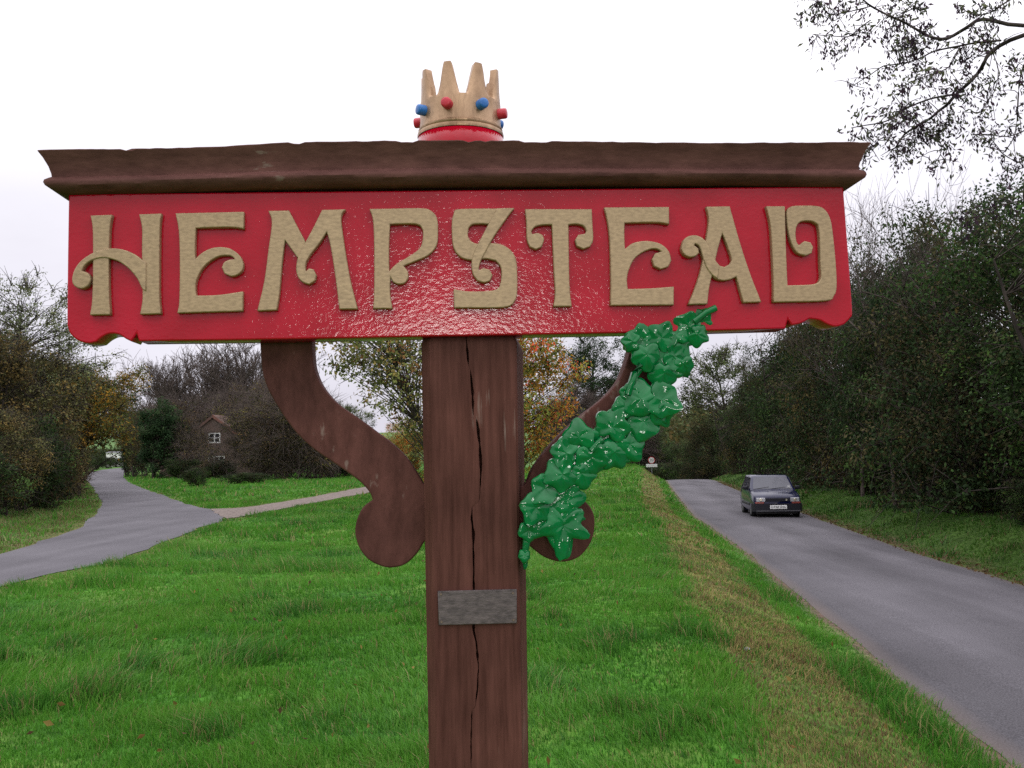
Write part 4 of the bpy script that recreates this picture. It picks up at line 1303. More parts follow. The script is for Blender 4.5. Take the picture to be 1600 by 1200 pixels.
def leafy(seed, H, Rr, zb, ncl, cr, per, ls, palette, tr=.16, twigs=4, droop=.3, bare=0.0, shell=.35, lumpy=.25, stems=1, aspect=.55, clump_mix=.7, skirt=False, lean=0.0):
    """trunk(s) with a limb to every clump of leaves; returns (trunk mesh, crown mesh)"""
    rg = np.random.default_rng(seed)
    zc, hh = (zb + H) / 2, (H - zb) / 2
    D = rvec(rg, ncl)
    if skirt:
        lowz = D[:, 2] < .15
        k_ = 1 / np.maximum(.35, np.hypot(D[:, 0], D[:, 1]))
        D[lowz, 0] *= k_[lowz]; D[lowz, 1] *= k_[lowz]
    lob = 1 + lumpy * (2 * vnoise(D[:, 0] * 1.7 + 5, D[:, 1] * 1.7 + D[:, 2] * 2.1, seed) - 1)
    rr = (shell + (1 - shell) * rg.uniform(0, 1, ncl) ** .5) * lob
    C = np.stack([D[:, 0] * rr * (Rr - cr * .4), D[:, 1] * rr * (Rr - cr * .4), zc + D[:, 2] * rr * (hh - cr * .3)], 1)
    C[:, 2] = np.maximum(C[:, 2], .15)
    C[:, 0] += lean * C[:, 2] / H
    thick, mid, thin = [], [], []
    tops = []
    for s_ in range(stems):
        off = rg.normal(size=2) * (.0 if stems == 1 else Rr * .22)
        top = np.array([lean * .8 + off[0] * 2 + rg.normal() * .1 * Rr, off[1] * 2 + rg.normal() * .1 * Rr, zb + (H - zb) * .72])
        P = curve_pts((off[0], off[1], -.25), top, rg, .06, 9)
        rad = tr / math.sqrt(stems) * np.linspace(1.15, .18, 9)
        thick.append((P, rad)); tops.append(P)
    for i in range(ncl):
        P = tops[rg.integers(stems)]
        want = max(.08, (C[i, 2] - .35 * np.hypot(C[i, 0], C[i, 1])) / (H * .8))
        k = int(np.clip(want * 8 + rg.normal() * .5, 0, 8))
        b = curve_pts(P[k], C[i], rg, .10, 5)
        r0 = max(.012, tr * .30 * (1 - k / 11))
        mid.append((b, r0 * np.array([1, .8, .6, .45, .25])))
        for j in range(twigs):
            d = rvec(rg, 1)[0] * .75 + D[i] * .6 + np.array([0, 0, .25])
            d /= np.linalg.norm(d)
            L_ = cr * rg.uniform(.7, 1.5) * (1 + bare)
            thin.append((curve_pts(C[i] - d * .1, C[i] + d * L_, rg, .1, 3), np.array([.010, .007, .003]) * (1 + H / 12)))
    n = ncl * per
    if per:
        ci = np.repeat(np.arange(ncl), per)
        off = rvec(rg, n) * (cr * rg.uniform(0, 1, n) ** .55)[:, None]
        off[:, 2] *= .8
        P = C[ci] + off
        P[:, 2] = np.maximum(P[:, 2], .03)
        base_c = pick_cols(rg, ncl, palette)[ci]
        own = pick_cols(rg, n, palette)
        pickm = (rg.uniform(0, 1, n) < clump_mix)[:, None]
        col = np.where(pickm, base_c, own) * rg.uniform(.65, 1.4, n)[:, None] * rg.uniform(.6, 1.4, ncl)[ci][:, None]
        crown_ = leaf_mesh('crown', P, ls, col, rg, droop, aspect, off / np.maximum(np.linalg.norm(off, axis=1, keepdims=True), 1e-6))
    else:
        crown_ = None
    gs = [(thick, 7), (mid, 4), (thin, 3)]
    Vs, Fs, b = [], [], 0
    for lines, sd in gs:
        if not lines: continue
        v, f = tube_arrays(lines, sd); Vs.append(v); Fs.append(f + b); b += len(v)
    V, Fq = np.concatenate(Vs), np.concatenate(Fs)
    return np_mesh('trunk', V, np.full(len(Fq), 4), Fq.ravel()), crown_

def bare_tree(seed, H, Rr, levels=4, kids=(7, 6, 5, 4), tr=.25, up=.35, trunk_frac=.25, min_r=.012):
    """leafless tree: recursive limbs; returns (trunk mesh, crown-of-twigs mesh)"""
    rg = np.random.default_rng(seed)
    lines = [[] for _ in range(levels + 1)]
    def grow(p, d, L_, r, lv):
        k = 6 if lv == 0 else 5 if lv < levels else 4
        P = [np.array(p, float)]
        dd = np.array(d, float)
        for i in range(k - 1):
            dd = dd + rg.normal(size=3) * (.07 if lv == 0 else .16) + np.array([0, 0, up * .12 * (lv > 0)])
            dd /= np.linalg.norm(dd)
            P.append(P[-1] + dd * L_ / (k - 1))
        P = np.array(P)
        lines[lv].append((P, np.linspace(r, max(min_r * .5, r * .35), k)))
        if lv == levels: return
        for j in range(kids[lv]):
            t = rg.uniform(trunk_frac if lv == 0 else .25, 1.0)
            f = t * (k - 1); i0 = min(int(f), k - 2)
            q = P[i0] + (P[i0 + 1] - P[i0]) * (f - i0)
            ax = P[i0 + 1] - P[i0]; ax /= np.linalg.norm(ax)
            s_ = np.cross(ax, rvec(rg, 1)[0]); s_ /= np.linalg.norm(s_)
            nd = ax * rg.uniform(.55, 1.0) + s_ * rg.uniform(.5, .95) + np.array([0, 0, up * .5])
            nd /= np.linalg.norm(nd)
            grow(q, nd, L_ * (rg.uniform(.45, .7) if lv == 0 else rg.uniform(.42, .72)), max(min_r, r * rg.uniform(.32, .5)), lv + 1)
    grow((0, 0, -.3), (0, 0, 1), H * .68, tr, 0)
    def pack(nm, gs):
        Vs, Fs, b = [], [], 0
        for ls_, sd in gs:
            v, f = tube_arrays(ls_, sd); Vs.append(v); Fs.append(f + b); b += len(v)
        V, Fq = np.concatenate(Vs), np.concatenate(Fs)
        zmax = V[:, 2].max()
        return V, Fq
    V0, F0 = pack('trunk', [(lines[0], 8), (lines[1], 5)])
    V1, F1 = pack('crown', [(lines[i], 3) for i in range(2, levels + 1)])
    kz = H / max(V1[:, 2].max(), V0[:, 2].max())
    kr = Rr / np.percentile(np.hypot(V1[:, 0], V1[:, 1]), 97)
    for V in (V0, V1):
        V[:, 2] *= kz
        V[:, :2] *= kr
    return np_mesh('trunk', V0, np.full(len(F0), 4), F0.ravel()), np_mesh('crown', V1, np.full(len(F1), 4), F1.ravel())

PROTO = {}
def proto(key, meshes, crown_mat=None, trunk_mat=None):
    PROTO[key] = (meshes, crown_mat or M_leaf, trunk_mat or M_bark)
    for me_, mt in ((meshes[0], trunk_mat or M_bark), (meshes[1], crown_mat or M_leaf)):
        if me_ is not None:
            if not me_.materials: me_.materials.append(mt)
            if me_.name.startswith('trunk'): me_.polygons.foreach_set('use_smooth', [True] * len(me_.polygons))
def plant(key, name, x, y, s, label, cat, group=None, rz=None, sz=None, sink=0.0):
    (tm_, cm_), _, _ = PROTO[key]
    rz = (x * 12.9898 + y * 78.233) % 6.283 if rz is None else rz
    o = empty(name, (x, y, float(height(x, y)) - sink), rz)
    o.scale = (s, s, s if sz is None else sz)
    tag(o, label, cat, group)
    link('trunk', tm_, None, o)
    if cm_ is not None: link('crown', cm_, None, o)
    return o
def px_x(px, y): return at_y(px, hz(px), y).x
def top_z(px, py, y): return at_y(px, py, y).z

# palettes (r, g, b, weight)
DARK = [(.026, .046, .018, 5), (.038, .066, .022, 4), (.054, .056, .024, 2.4), (.056, .100, .026, 2.4), (.085, .060, .030, .8), (.13, .15, .03, .5)]
IVYG = [(0.017, 0.036, 0.014, 5), (0.024, 0.050, 0.019, 4), (0.041, 0.070, 0.026, 2)]
OAKB = [(0.172, 0.125, 0.032, 4), (0.253, 0.146, 0.028, 4), (0.141, 0.152, 0.040, 4), (0.383, 0.202, 0.028, 2), (0.090, 0.112, 0.032, 3)]
OLIV = [(0.094, 0.094, 0.035, 4), (0.131, 0.097, 0.037, 3), (0.078, 0.074, 0.035, 3), (0.160, 0.113, 0.037, 1)]
ASHG = [(0.170, 0.200, 0.099, 4), (0.240, 0.261, 0.130, 3), (0.120, 0.144, 0.071, 2)]
BRWN = [(0.131, 0.090, 0.053, 4), (0.118, 0.097, 0.041, 4), (0.166, 0.103, 0.044, 2), (0.083, 0.085, 0.034, 3), (0.206, 0.179, 0.041, .6)]
BIRC = [(0.211, 0.228, 0.074, 4), (0.150, 0.176, 0.059, 3), (0.298, 0.228, 0.078, 2), (0.263, 0.132, 0.053, .8)]
AUTM = [(0.386, 0.211, 0.039, 3), (0.246, 0.246, 0.049, 4), (0.474, 0.166, 0.035, 2.4), (0.597, 0.114, 0.053, .9), (0.176, 0.202, 0.049, 3)]
LITE = [(0.100, 0.125, 0.053, 4), (0.073, 0.098, 0.037, 4), (0.138, 0.156, 0.065, 2)]

proto('hedge_a', leafy(1, 7.0, 3.3, .0, 260, .85, 175, .108, DARK, .17, 2, stems=3, lumpy=.45, skirt=True))
proto('hedge_b', leafy(2, 7.0, 3.2, .0, 250, .85, 175, .108, DARK[:2] + [(.075, .066, .030, 5), (.060, .054, .028, 4), (.11, .085, .03, 1)], .16, 2, stems=4, lumpy=.5, skirt=True))
proto('hedge_c', leafy(3, 7.0, 3.1, .0, 250, .8, 175, .105, DARK[:3] + [(.05, .10, .026, 4), (.085, .15, .034, 1.6)], .17, 2, stems=2, lumpy=.5, skirt=True))
proto('light', leafy(4, 9.0, 3.0, 2.2, 120, .65, 75, .15, LITE, .17, 6, shell=.3, lumpy=.3), M_leaf_thin)
proto('ash', leafy(5, 11.0, 4.4, 3.2, 250, .62, 46, .12, ASHG, .17, 4, shell=.25, lumpy=.25, bare=.1), M_leaf_thin)
proto('oak_a', leafy(6, 7.0, 3.4, .6, 170, .8, 120, .14, OAKB, .2, 6, lumpy=.3, stems=2))
proto('oak_b', leafy(7, 8.5, 3.7, 3.9, 190, .8, 120, .15, OAKB[:3] + [(.19, .115, .016, 3), (.035, .06, .016, 3)], .25, 5, lumpy=.3, lean=1.6))
proto('olive', leafy(8, 7.0, 3.3, .3, 160, .8, 110, .13, OLIV, .18, 7, lumpy=.3, stems=3))
proto('bush', leafy(9, 2.4, 1.7, .0, 90, .45, 130, .085, DARK, .07, 5, stems=4, lumpy=.3))
proto('bush_brown', leafy(10, 2.4, 1.6, .0, 80, .45, 90, .08, BRWN, .07, 8, stems=4, lumpy=.3, bare=.5))
proto('ivy_bush', leafy(11, 6.9, 2.5, .0, 200, .65, 110, .17, IVYG, .16, 3, lumpy=.2, stems=2, skirt=True))
proto('thicket_a', leafy(12, 6.4, 3.0, .1, 190, .75, 70, .12, BRWN, .09, 16, stems=6, lumpy=.35, bare=.7), None, M_twig)
proto('thicket_b', leafy(13, 6.2, 3.0, .1, 190, .75, 80, .12, BRWN + OLIV, .09, 14, stems=6, lumpy=.35, bare=.6), None, M_twig)
proto('thicket_thin', leafy(18, 5.0, 2.4, .1, 55, .8, 12, .12, BRWN, .05, 5, stems=5, lumpy=.3, bare=.5), None, M_twig)
proto('birch', leafy(14, 9.0, 3.0, 1.6, 240, .55, 55, .12, BIRC, .09, 2, droop=.8, shell=.15, lumpy=.3, bare=-.35, lean=-3.4), M_leaf_thin)
proto('autumn', leafy(15, 8.6, 3.0, .5, 230, .62, 75, .135, AUTM, .13, 3, droop=.6, shell=.2, lumpy=.3, bare=-.2), M_leaf_thin)
proto('pine', leafy(16, 11.5, 3.2, 3.5, 150, .75, 120, .16, IVYG + DARK[:2], .22, 5, lumpy=.4, stems=1))
proto('bare_a', bare_tree(21, 16, 6.0, 4, (11, 7, 5, 4), .42, .5, .25, .034), M_twig, M_twig)
proto('bare_b', bare_tree(22, 15, 5.5, 4, (11, 7, 5, 4), .40, .55, .2, .034), M_twig, M_twig)
proto('bare_c', bare_tree(23, 8.5, 2.7, 4, (8, 6, 5, 3), .10, .6, .15, .007), M_twig, M_twig)
proto('purple', leafy(17, 6.4, 2.6, .2, 150, .7, 55, .12, [(.075, .042, .04, 3), (.06, .045, .03, 3), (.05, .035, .03, 2)], .09, 16, stems=6, lumpy=.3, bare=.7), None, M_twig)

# right-hand row, nearest first
row = [(11.0, 'hedge_b', 6.6, 'dark evergreen tree in the right roadside row cut by the picture edge, nearest of all'),
       (16.0, 'hedge_a', 7.0, 'dark leafy tree in the roadside row, second nearest, at the right picture edge'),
       (21.0, 'hedge_c', 7.4, 'tall dark green tree at the right, its crown below the hanging ash twigs'),
       (26.0, 'hedge_b', 8.2, 'brown green roadside tree just right of the red board end, nearer of the two there'),
       (31.0, 'hedge_a', 9.0, 'dense dark tree behind the right end of the red board'),
       (36.5, 'hedge_c', 9.7, 'dark roadside tree above and right of the oncoming blue car'),
       (43.0, 'hedge_b', 10.0, 'dark roadside tree directly behind the oncoming blue car'),
       (50.0, 'hedge_a', 9.6, 'roadside tree beyond the blue car, next to the pale airy tree'),
       (58.0, 'hedge_c', 9.0, 'roadside tree below the pale airy tree left of the blue car roof'),
       (67.0, 'hedge_b', 8.2, 'second farthest tree of the right roadside row before the crest'),
       (77.0, 'hedge_a', 7.4, 'farthest small tree of the right roadside row at the crest of the lane')]
for y_, k_, h_, lb_ in row:
    plant(k_, 'hedgerow_tree', float(xr(y_)) + (4.3 if y_ < 50 else 3.7), y_, 1.0 if y_ < 55 else .86, lb_, 'tree', 'dark trees lining the right side of the lane', sz=h_ / 7.0)
for y_, s_, lb_ in ((11, .62, 'low dark bush on the bank at the right edge of the picture, nearest one'), (16.5, .60, 'low dark bush on the right bank opposite the near verge strip'), (21.5, .55, 'low dark bush on the right bank between the car and the picture edge'),
                    (26, .6, 'low bush on the right bank nearest behind the oncoming car'), (37, .55, 'low bush on the right bank level with the car mirror'), (52, .6, 'small bush on the far right bank left of the car roof')):
    plant('bush', 'roadside_bush', float(xr(y_)) + 2.9, y_, s_, lb_, 'bush', 'low bushes on the right bank', sz=s_ * .8)
plant('bush_brown', 'roadside_bush', float(xr(44)) + 2.6, 44, .6, 'rusty brown bracken bush on the bank behind the blue car', 'bush', 'low bushes on the right bank')
plant('light', 'airy_tree', px_x(1132, 96), 96, 1.5, 'pale thin leaved tree standing against the sky beside the dark roadside row', 'tree')
plant('bare_c', 'bare_tree', px_x(1395, 30), 30, 1.2, 'leafless twiggy tree rising behind the row, right beside the cornice end', 'tree', 'bare trees behind the right row', sz=1.33)
plant('bare_c', 'bare_tree', px_x(1495, 27), 27, 1.15, 'leafless twiggy tree rising behind the row under the hanging ash branches', 'tree', 'bare trees behind the right row', rz=2.2, sz=1.22)
plant('bare_c', 'bare_tree', px_x(1345, 36), 36, 1.2, 'leafless twiggy tree half hidden behind the right edge of the red board', 'tree', 'bare trees behind the right row', rz=4.0, sz=1.32)

# left side of the lane
plant('ash', 'ash_tree', px_x(18, 46), 46, 1.0, 'tall airy ash tree with thin grey green leaves left of the red board', 'tree', sz=1.0)
plant('ash', 'ash_tree', px_x(-95, 43), 43, .98, 'second airy ash tree cut off by the left edge of the picture', 'tree', rz=1.0)
plant('oak_a', 'oak_tree', px_x(88, 49), 49, 1.05, 'bushy orange brown oak below the airy ash on the left', 'tree', 'autumn oaks left of the lane')
plant('oak_b', 'oak_tree', px_x(112, 70), 70, 1.05, 'oak with yellowing leaves reaching over the left lane bend', 'tree', 'autumn oaks left of the lane', rz=0)
plant('oak_a', 'oak_tree', px_x(40, 58), 58, 1.15, 'brown oak standing behind the bushy orange oak on the left', 'tree', 'autumn oaks left of the lane', rz=2)
plant('olive', 'field_maple', px_x(10, 40), 40, .95, 'olive brown tree at the left picture edge above the dark bushes', 'tree')
plant('olive', 'field_maple', px_x(-70, 38), 38, 1.0, 'olive brown tree mostly outside the left picture edge', 'tree')
for px_, y_, k_, s_, lb_, sz_ in ((-50, 29, 'bush', .95, 'dark bush cut by the left picture edge', 1.0), (0, 32, 'olive', .52, 'olive bush at the left, below the olive brown tree', .5), (48, 34.5, 'bush', .95, 'dark bush at the left, second from the lane', 1.15), (84, 39, 'olive', .42, 'loose olive bush beside the left lane, closest to its bend', .44), (30, 37, 'bush', 1.1, 'taller dark bush behind the olive bush on the left', 1.5)):
    plant(k_, 'lane_bush', px_x(px_, y_), y_, s_, lb_, 'bush', 'dark bushes left of the lane', sz=sz_)
plant('bush_brown', 'lane_bush', px_x(98, 44), 44, .8, 'brown leaved bush at the inside of the left lane bend', 'bush', 'dark bushes left of the lane')
plant('bush_brown', 'lane_bush', px_x(98, 52), 52, 1.0, 'rusty bush under the overhanging oak by the left lane', 'bush', 'dark bushes left of the lane')
for px_, y_, s_, lb_ in ((131, 150, 1.0, 'leftmost'), (149, 178, 1.1, 'second from the left'), (165, 207, 1.15, 'third, beside the gap'), (183, 236, 1.6, 'just before the white shed')):
    plant('bush', 'far_hedge_bush', px_x(px_, y_), y_, s_, 'hedge bush across the end of the left lane, ' + lb_, 'bush', 'hedge across the end of the left lane', sz=1.04)
for i_, (px_, y_, s_) in enumerate(((120, 275, 3.2), (150, 280, 3.4), (176, 275, 3.2), (200, 277, 3.3), (228, 275, 3.2))):
    plant('bush', 'field_hedge_bush', px_x(px_, y_), y_, s_, 'dark hedge bush along the bottom of the pale far field, ' + ('leftmost', 'second from the left', 'middle', 'second from the right', 'rightmost')[i_], 'bush', 'hedge below the far field', sz=1.7)

# middle: behind the lane, round the house
plant('ivy_bush', 'ivy_clad_tree', px_x(253, 90), 90, 1.0, 'dense dark green ivy clad tree left of the brick house', 'tree', sz=1.02)
plant('olive', 'slim_tree', px_x(219, 97), 97, .62, 'slim brownish tree between the left lane and the ivy clad tree', 'tree', sz=.95)
plant('ivy_bush', 'slim_tree', px_x(208, 100), 100, .55, 'narrow ivy covered trunk right beside the left lane', 'tree', sz=.8)
bt = [(205, 138, 'bare_b', .80, 'leftmost leafless tree of the row behind the house'), (240, 132, 'bare_a', .90, 'second leafless tree from the left behind the house'), (275, 135, 'bare_b', 1.0, 'third leafless tree from the left, above the ivy clad tree'), (312, 130, 'bare_a', 1.0, 'leafless tree rising just left of the house gable'),
      (350, 133, 'bare_b', 1.08, 'leafless tree rising straight behind the house gable'), (388, 128, 'bare_a', 1.08, 'leafless tree behind the house, just left of the sign bracket'), (428, 131, 'bare_b', 1.08, 'leafless tree behind the left sign bracket'), (465, 140, 'bare_a', 1.0, 'leafless tree right of the left sign bracket top')]
for px_, y_, k_, s_, lb_ in bt:
    plant(k_, 'bare_tree', px_x(px_, y_), y_, s_ * 1.1, lb_, 'tree', 'leafless trees behind the house')
plant('light', 'airy_tree', px_x(508, 118), 118, 1.0, 'grey green airy tree seen inside the curve of the left bracket', 'tree')
plant('light', 'airy_tree', px_x(548, 112), 112, .85, 'lower airy tree next to the drooping birch', 'tree', rz=1.2)
th = [(306, 87, 'thicket_thin', .8, 'thin twiggy shrub right in front of the house gable, left of the windows'), (356, 84, 'thicket_thin', .85, 'thin twiggy shrub in front of the house windows'), (291, 91, 'thicket_b', .86, 'brown shrub rising left of the house windows'), (414, 84, 'thicket_a', 1.05, 'tall brown shrub covering the right half of the house'), (437, 80, 'thicket_b', 1.2, 'brown twiggy shrub right of the house windows'), (470, 77, 'thicket_a', 1.15, 'brown twiggy shrub behind the left sign bracket'),
      (500, 78, 'thicket_b', .8, 'lower brown shrub right of the bracket curve'), (345, 118, 'thicket_a', 1.5, 'big brown shrub rising behind the house roof'), (390, 110, 'thicket_b', 1.55, 'big brown shrub behind the right roof slope'), (280, 112, 'thicket_a', 1.4, 'big brown shrub behind the ivy clad tree'), (430, 100, 'thicket_b', 1.45, 'tall brown shrub farthest behind the left bracket')]
for px_, y_, k_, s_, lb_ in th:
    plant(k_, 'brown_shrub', px_x(px_, y_), y_, s_, lb_, 'shrub', 'brown shrubs round the house')
for px_, y_, k_, s_, lb_, sz_ in ((282, 86, 'bush', .9, 'dark clipped bush right of the ivy clad tree', .75), (303, 87, 'bush', .9, 'dark clipped bush below the small left house window', .72), (325, 86, 'bush_brown', .95, 'brownish bush below the wide house window', .68), (348, 85, 'bush', .95, 'dark bush at the right under the wide house window', .68), (520, 82, 'bush', 1.3, 'green bush near the end of the gravel track', 1.0), (545, 84, 'bush', 1.2, 'green bush at the far end of the gravel track', .95),
                                  (305, 62, 'bush', .58, 'small grey green shrub alone on the grass by the lane', .50), (368, 66, 'bush', .62, 'low dark shrub on the grass before the brown shrubs', .32), (398, 67, 'bush', .7, 'low dark shrub on the grass, nearer the bracket', .32)):
    plant(k_, 'garden_bush', px_x(px_, y_), y_, s_, lb_, 'bush', 'bushes in front of the house', sz=sz_)

# behind the post
bo = plant('birch', 'birch_tree', px_x(722, 30), 30, 1.0, 'drooping birch with sparse yellow green leaves left of the post', 'tree', rz=0)
plant('autumn', 'cherry_tree', px_x(800, 36), 36, .92, 'cherry tree turning orange and red just right of the post', 'tree', rz=1.0)
plant('autumn', 'autumn_shrub', px_x(650, 46), 46, .36, 'yellow green autumn shrub low beside the post left edge', 'shrub', sz=.42)
plant('autumn', 'autumn_shrub', px_x(625, 50), 50, .33, 'reddish low shrub under the birch', 'shrub', rz=2.0, sz=.40)
plant('pine', 'pine_tree', px_x(930, 92), 92, 1.0, 'dark pine behind the right bracket', 'tree', sz=1.1)
for px_, y_, s_, lb_ in ((900, 84, 1.0, 'purple brown bare shrub below the dark pine'), (955, 88, .95, 'purple brown bare shrub behind the ivy carving'), (990, 114, 1.2, 'brown bare shrub behind the speed sign, left'), (870, 78, .8, 'purple brown shrub behind the cherry tree')):
    plant('purple', 'bare_shrub', px_x(px_, y_), y_, s_, lb_, 'shrub', 'purple brown shrubs beyond the lawn')
for px_, y_, k_, s_, lb_ in ((1018, 116, 'hedge_a', 1.0, 'dark tree right behind the round speed sign'), (1050, 122, 'hedge_b', .92, 'dark tree where the right lane disappears'), (1085, 112, 'hedge_c', .78, 'dark tree at the end of the right lane before the roadside row'), (1112, 96, 'hedge_b', .85, 'dark tree joining the right roadside row past the crest'), (985, 120, 'hedge_c', 1.2, 'dark tree left of the round speed sign')):
    plant(k_, 'far_tree', px_x(px_, y_), y_, s_, lb_, 'tree', 'dark trees at the end of the right lane')
for px_, y_, s_, lb_ in ((1040, 108, 1.5, 'low dark hedge bush right of the speed sign'), (1068, 106, 1.5, 'low dark hedge bush in the middle of the lane end'), (1095, 104, 1.4, 'low dark hedge bush at the right of the lane end')):
    plant('bush', 'lane_end_bush', px_x(px_, y_), y_, s_, lb_, 'bush', 'low hedge across the end of the right lane', sz=1.3)

# far wooded hill above the right lane
rg = np.random.default_rng(77)
n_ = 40000
fx = rg.uniform(20, 130, n_); fy = rg.uniform(225, 380, n_)
tid = np.floor(fx / 7) * 31 + np.floor(fy / 9)
hh = 8 + 7 * vnoise(tid * 3.3, tid * 1.7, 5)
ux, uy = (fx / 7) % 1 - .5, (fy / 9) % 1 - .5
fz = height(fx, fy) + hh * np.sqrt(np.maximum(.02, 1 - 3.4 * (ux * ux + uy * uy))) * rg.uniform(.3, 1, n_) ** .5
fcol = pick_cols(rg, n_, LITE + OLIV) * rg.uniform(.6, 1.3, n_)[:, None]
wd = link('wood', leaf_mesh('wood', np.stack([fx, fy, fz], 1), 1.3, fcol, rg), M_leaf)
tag(wd, 'hazy wooded hill far beyond the right lane', None, None, 'stuff')

n_ = 9000
fx = rg.uniform(-290, -150, n_); fy = rg.uniform(490, 540, n_)
hh = 9 + 7 * vnoise(np.floor(fx / 9) * 3.3, np.floor(fy / 14) * 1.7, 6)
fz = height(fx, fy) + hh * rg.uniform(.1, 1, n_)
wd = link('wood', leaf_mesh('wood', np.stack([fx, fy, fz], 1), 1.9, pick_cols(rg, n_, LITE + OLIV) * rg.uniform(.6, 1.3, n_)[:, None], rg), M_leaf)
tag(wd, 'distant wood along the top of the pale field past the left lane', None, None, 'stuff')

# --- ash branches hanging in from the right
AY = 9.2
ax_, ay_ = 9.6, 9.4
at_ = tag(empty('overhanging_ash', (ax_, ay_, float(height(ax_, ay_)))), 'ash tree at the upper right, branches with dark key clusters hanging over', 'tree')
org = Vector(at_.location)
Zb = lambda pts: zp(1200, 0, 1 / 3, pts)
rg = np.random.default_rng(99)
limbs = [([(1500, 60), (1200, 120), (1010, 90), (930, 130), (840, 180), (770, 175), (700, 140), (640, 105), (560, 70), (470, 20), (420, -30)], .032),
         ([(1500, 110), (1200, 165), (1050, 240), (1000, 320), (960, 370), (880, 445), (840, 490), (800, 520), (760, 555), (700, 590), (640, 630), (600, 690)], .034),
         ([(880, 442), (800, 455), (740, 470), (640, 512), (570, 560), (520, 577), (440, 590), (390, 600)], .016),
         ([(1090, 190), (980, 200), (900, 215), (780, 240), (720, 270), (660, 290), (600, 302), (540, 310), (480, 350), (400, 400)], .016),
         ([(1250, 280), (1200, 310), (1180, 380), (1172, 470), (1168, 560), (1150, 650), (1100, 720)], .016),
         ([(480, 95), (430, 130), (380, 170), (320, 170), (250, 165), (210, 160)], .009),
         ([(480, 30), (400, 50), (330, 65), (280, 65), (255, 30), (235, 5)], .009),
         ([(805, 520), (810, 580), (795, 640), (815, 690), (800, 740), (765, 770)], .009),
         ([(520, 640), (510, 670), (470, 700), (450, 740)], .008),
         ([(1300, 500), (1220, 600), (1120, 640), (1040, 630), (960, 630)], .010),
         ([(1300, 640), (1230, 760), (1180, 790), (1110, 800)], .012),
         ([(1300, 900), (1180, 940), (1080, 965), (960, 995), (900, 990)], .008),
         ([(1200, -40), (1100, 20), (1040, 60), (960, 70), (900, 30)], .014),
         ([(700, -40), (690, 30), (640, 60), (600, 100)], .012),
         ([(1010, 95), (1030, 160), (1020, 230), (960, 280), (930, 330)], .010),
         ([(900, 215), (860, 300), (820, 330), (760, 350), (700, 370), (640, 400)], .009),
         ([(640, 420), (660, 470), (640, 510)], .007), ([(660, 300), (640, 240), (655, 180), (650, 110)], .007),
         ([(1050, 240), (1080, 330), (1060, 430), (1010, 500), (990, 560)], .009), ([(720, 590), (700, 640), (690, 680), (640, 720)], .007)]
thick, twl, lp, kp = [], [], [], []
for li_, (pts, r_) in enumerate(limbs):
    dy0 = rg.uniform(-.6, .6) if li_ > 2 else 0
    pp = smooth_outline(Zb(pts) + Zb(pts)[::-1][1:-1], 400, 3)[: (len(pts) - 1) * 3 + 1]
    P = []
    for i_, q in enumerate(pp):
        t_ = i_ / len(pp)
        P.append(np.array(at_y(q[0], q[1], AY + dy0 * t_ + .12 * math.sin(i_ * 1.3 + li_))) - np.array(org))
    P = np.array(P)
    thick.append((P, np.linspace(r_ * .64, max(.0035, r_ * .25), len(P))))
    nside = int(len(P) * .95)
    for j in range(nside):
        k_ = rg.integers(max(0, int(len(P) * .15)), len(P))
        d = rvec(rg, 1)[0]; d[2] -= .25; d[1] *= .8; d /= np.linalg.norm(d)
        L_ = rg.uniform(.08, .24)
        tw = curve_pts(P[k_], P[k_] + d * L_, rg, .12, 4)
        twl.append((tw, np.array([.0045, .0038, .003, .002])))
        lp.append(tw[-1]); lp.append(tw[2])
        if rg.uniform() < .5: kp.append(tw[-1])
    lp.append(P[-1]); kp.append(P[-1])
# trunk and the rest of the crown, outside the picture
H0 = 3.2
tr_line = np.array([(0, 0, -.3), (.05, 0, 1.5), (-.05, .05, 3.2), (-.1, .0, 5.0), (.1, 0, 7.2)])
thick.append((tr_line, np.array([.22, .19, .16, .12, .05])))
for li_ in (0, 1, 4, 9, 10, 11, 12):
    thick.append((curve_pts(tr_line[2 if li_ in (9, 10, 11) else 3], thick[li_][0][0], rg, .05, 6), np.linspace(.07, thick[li_][1][0], 6)))
Vt, Ft = tube_arrays(thick, 7)
link('trunk', np_mesh('trunk', Vt, np.full(len(Ft), 4), Ft.ravel()), M_bark, at_, True)
Vt, Ft = tube_arrays(twl, 4)
M_ashtw = noise_mat('ash twig', (.030, .024, .028), (.06, .05, .05), 5, .85, spec=.15)
link('twigs', np_mesh('twigs', Vt, np.full(len(Ft), 4), Ft.ravel()), M_ashtw, at_)['kind'] = 'stuff'
lp = np.array(lp)
lp = lp[rg.uniform(0, 1, len(lp)) < .48]
n_ = len(lp) * 9
ci = rg.integers(0, len(lp), n_)
near = lp[ci] + rg.normal(size=(n_, 3)) * np.array([.055, .055, .05])
cl = pick_cols(rg, n_, [(.085, .10, .055, 4), (.12, .13, .065, 3), (.06, .065, .048, 3), (.07, .04, .06, 3)]) * rg.uniform(.7, 1.3, n_)[:, None]
cr_ = link('crown', leaf_mesh('crown', near, .058, cl, rg, .5, .36), M_leaf_thin, at_)
kp = np.array(kp)
n_ = len(kp) * 16
ci = rg.integers(0, len(kp), n_)
pk = kp[ci] + rg.normal(size=(n_, 3)) * np.array([.022, .022, .038]) - np.array([0, 0, .05])
ck = pick_cols(rg, n_, [(.035, .020, .034, 3), (.05, .028, .04, 2)])
link('seed_keys', leaf_mesh('seed_keys', pk, .045, ck, rg, 1.5, .32), M_leaf, at_)['kind'] = 'stuff'
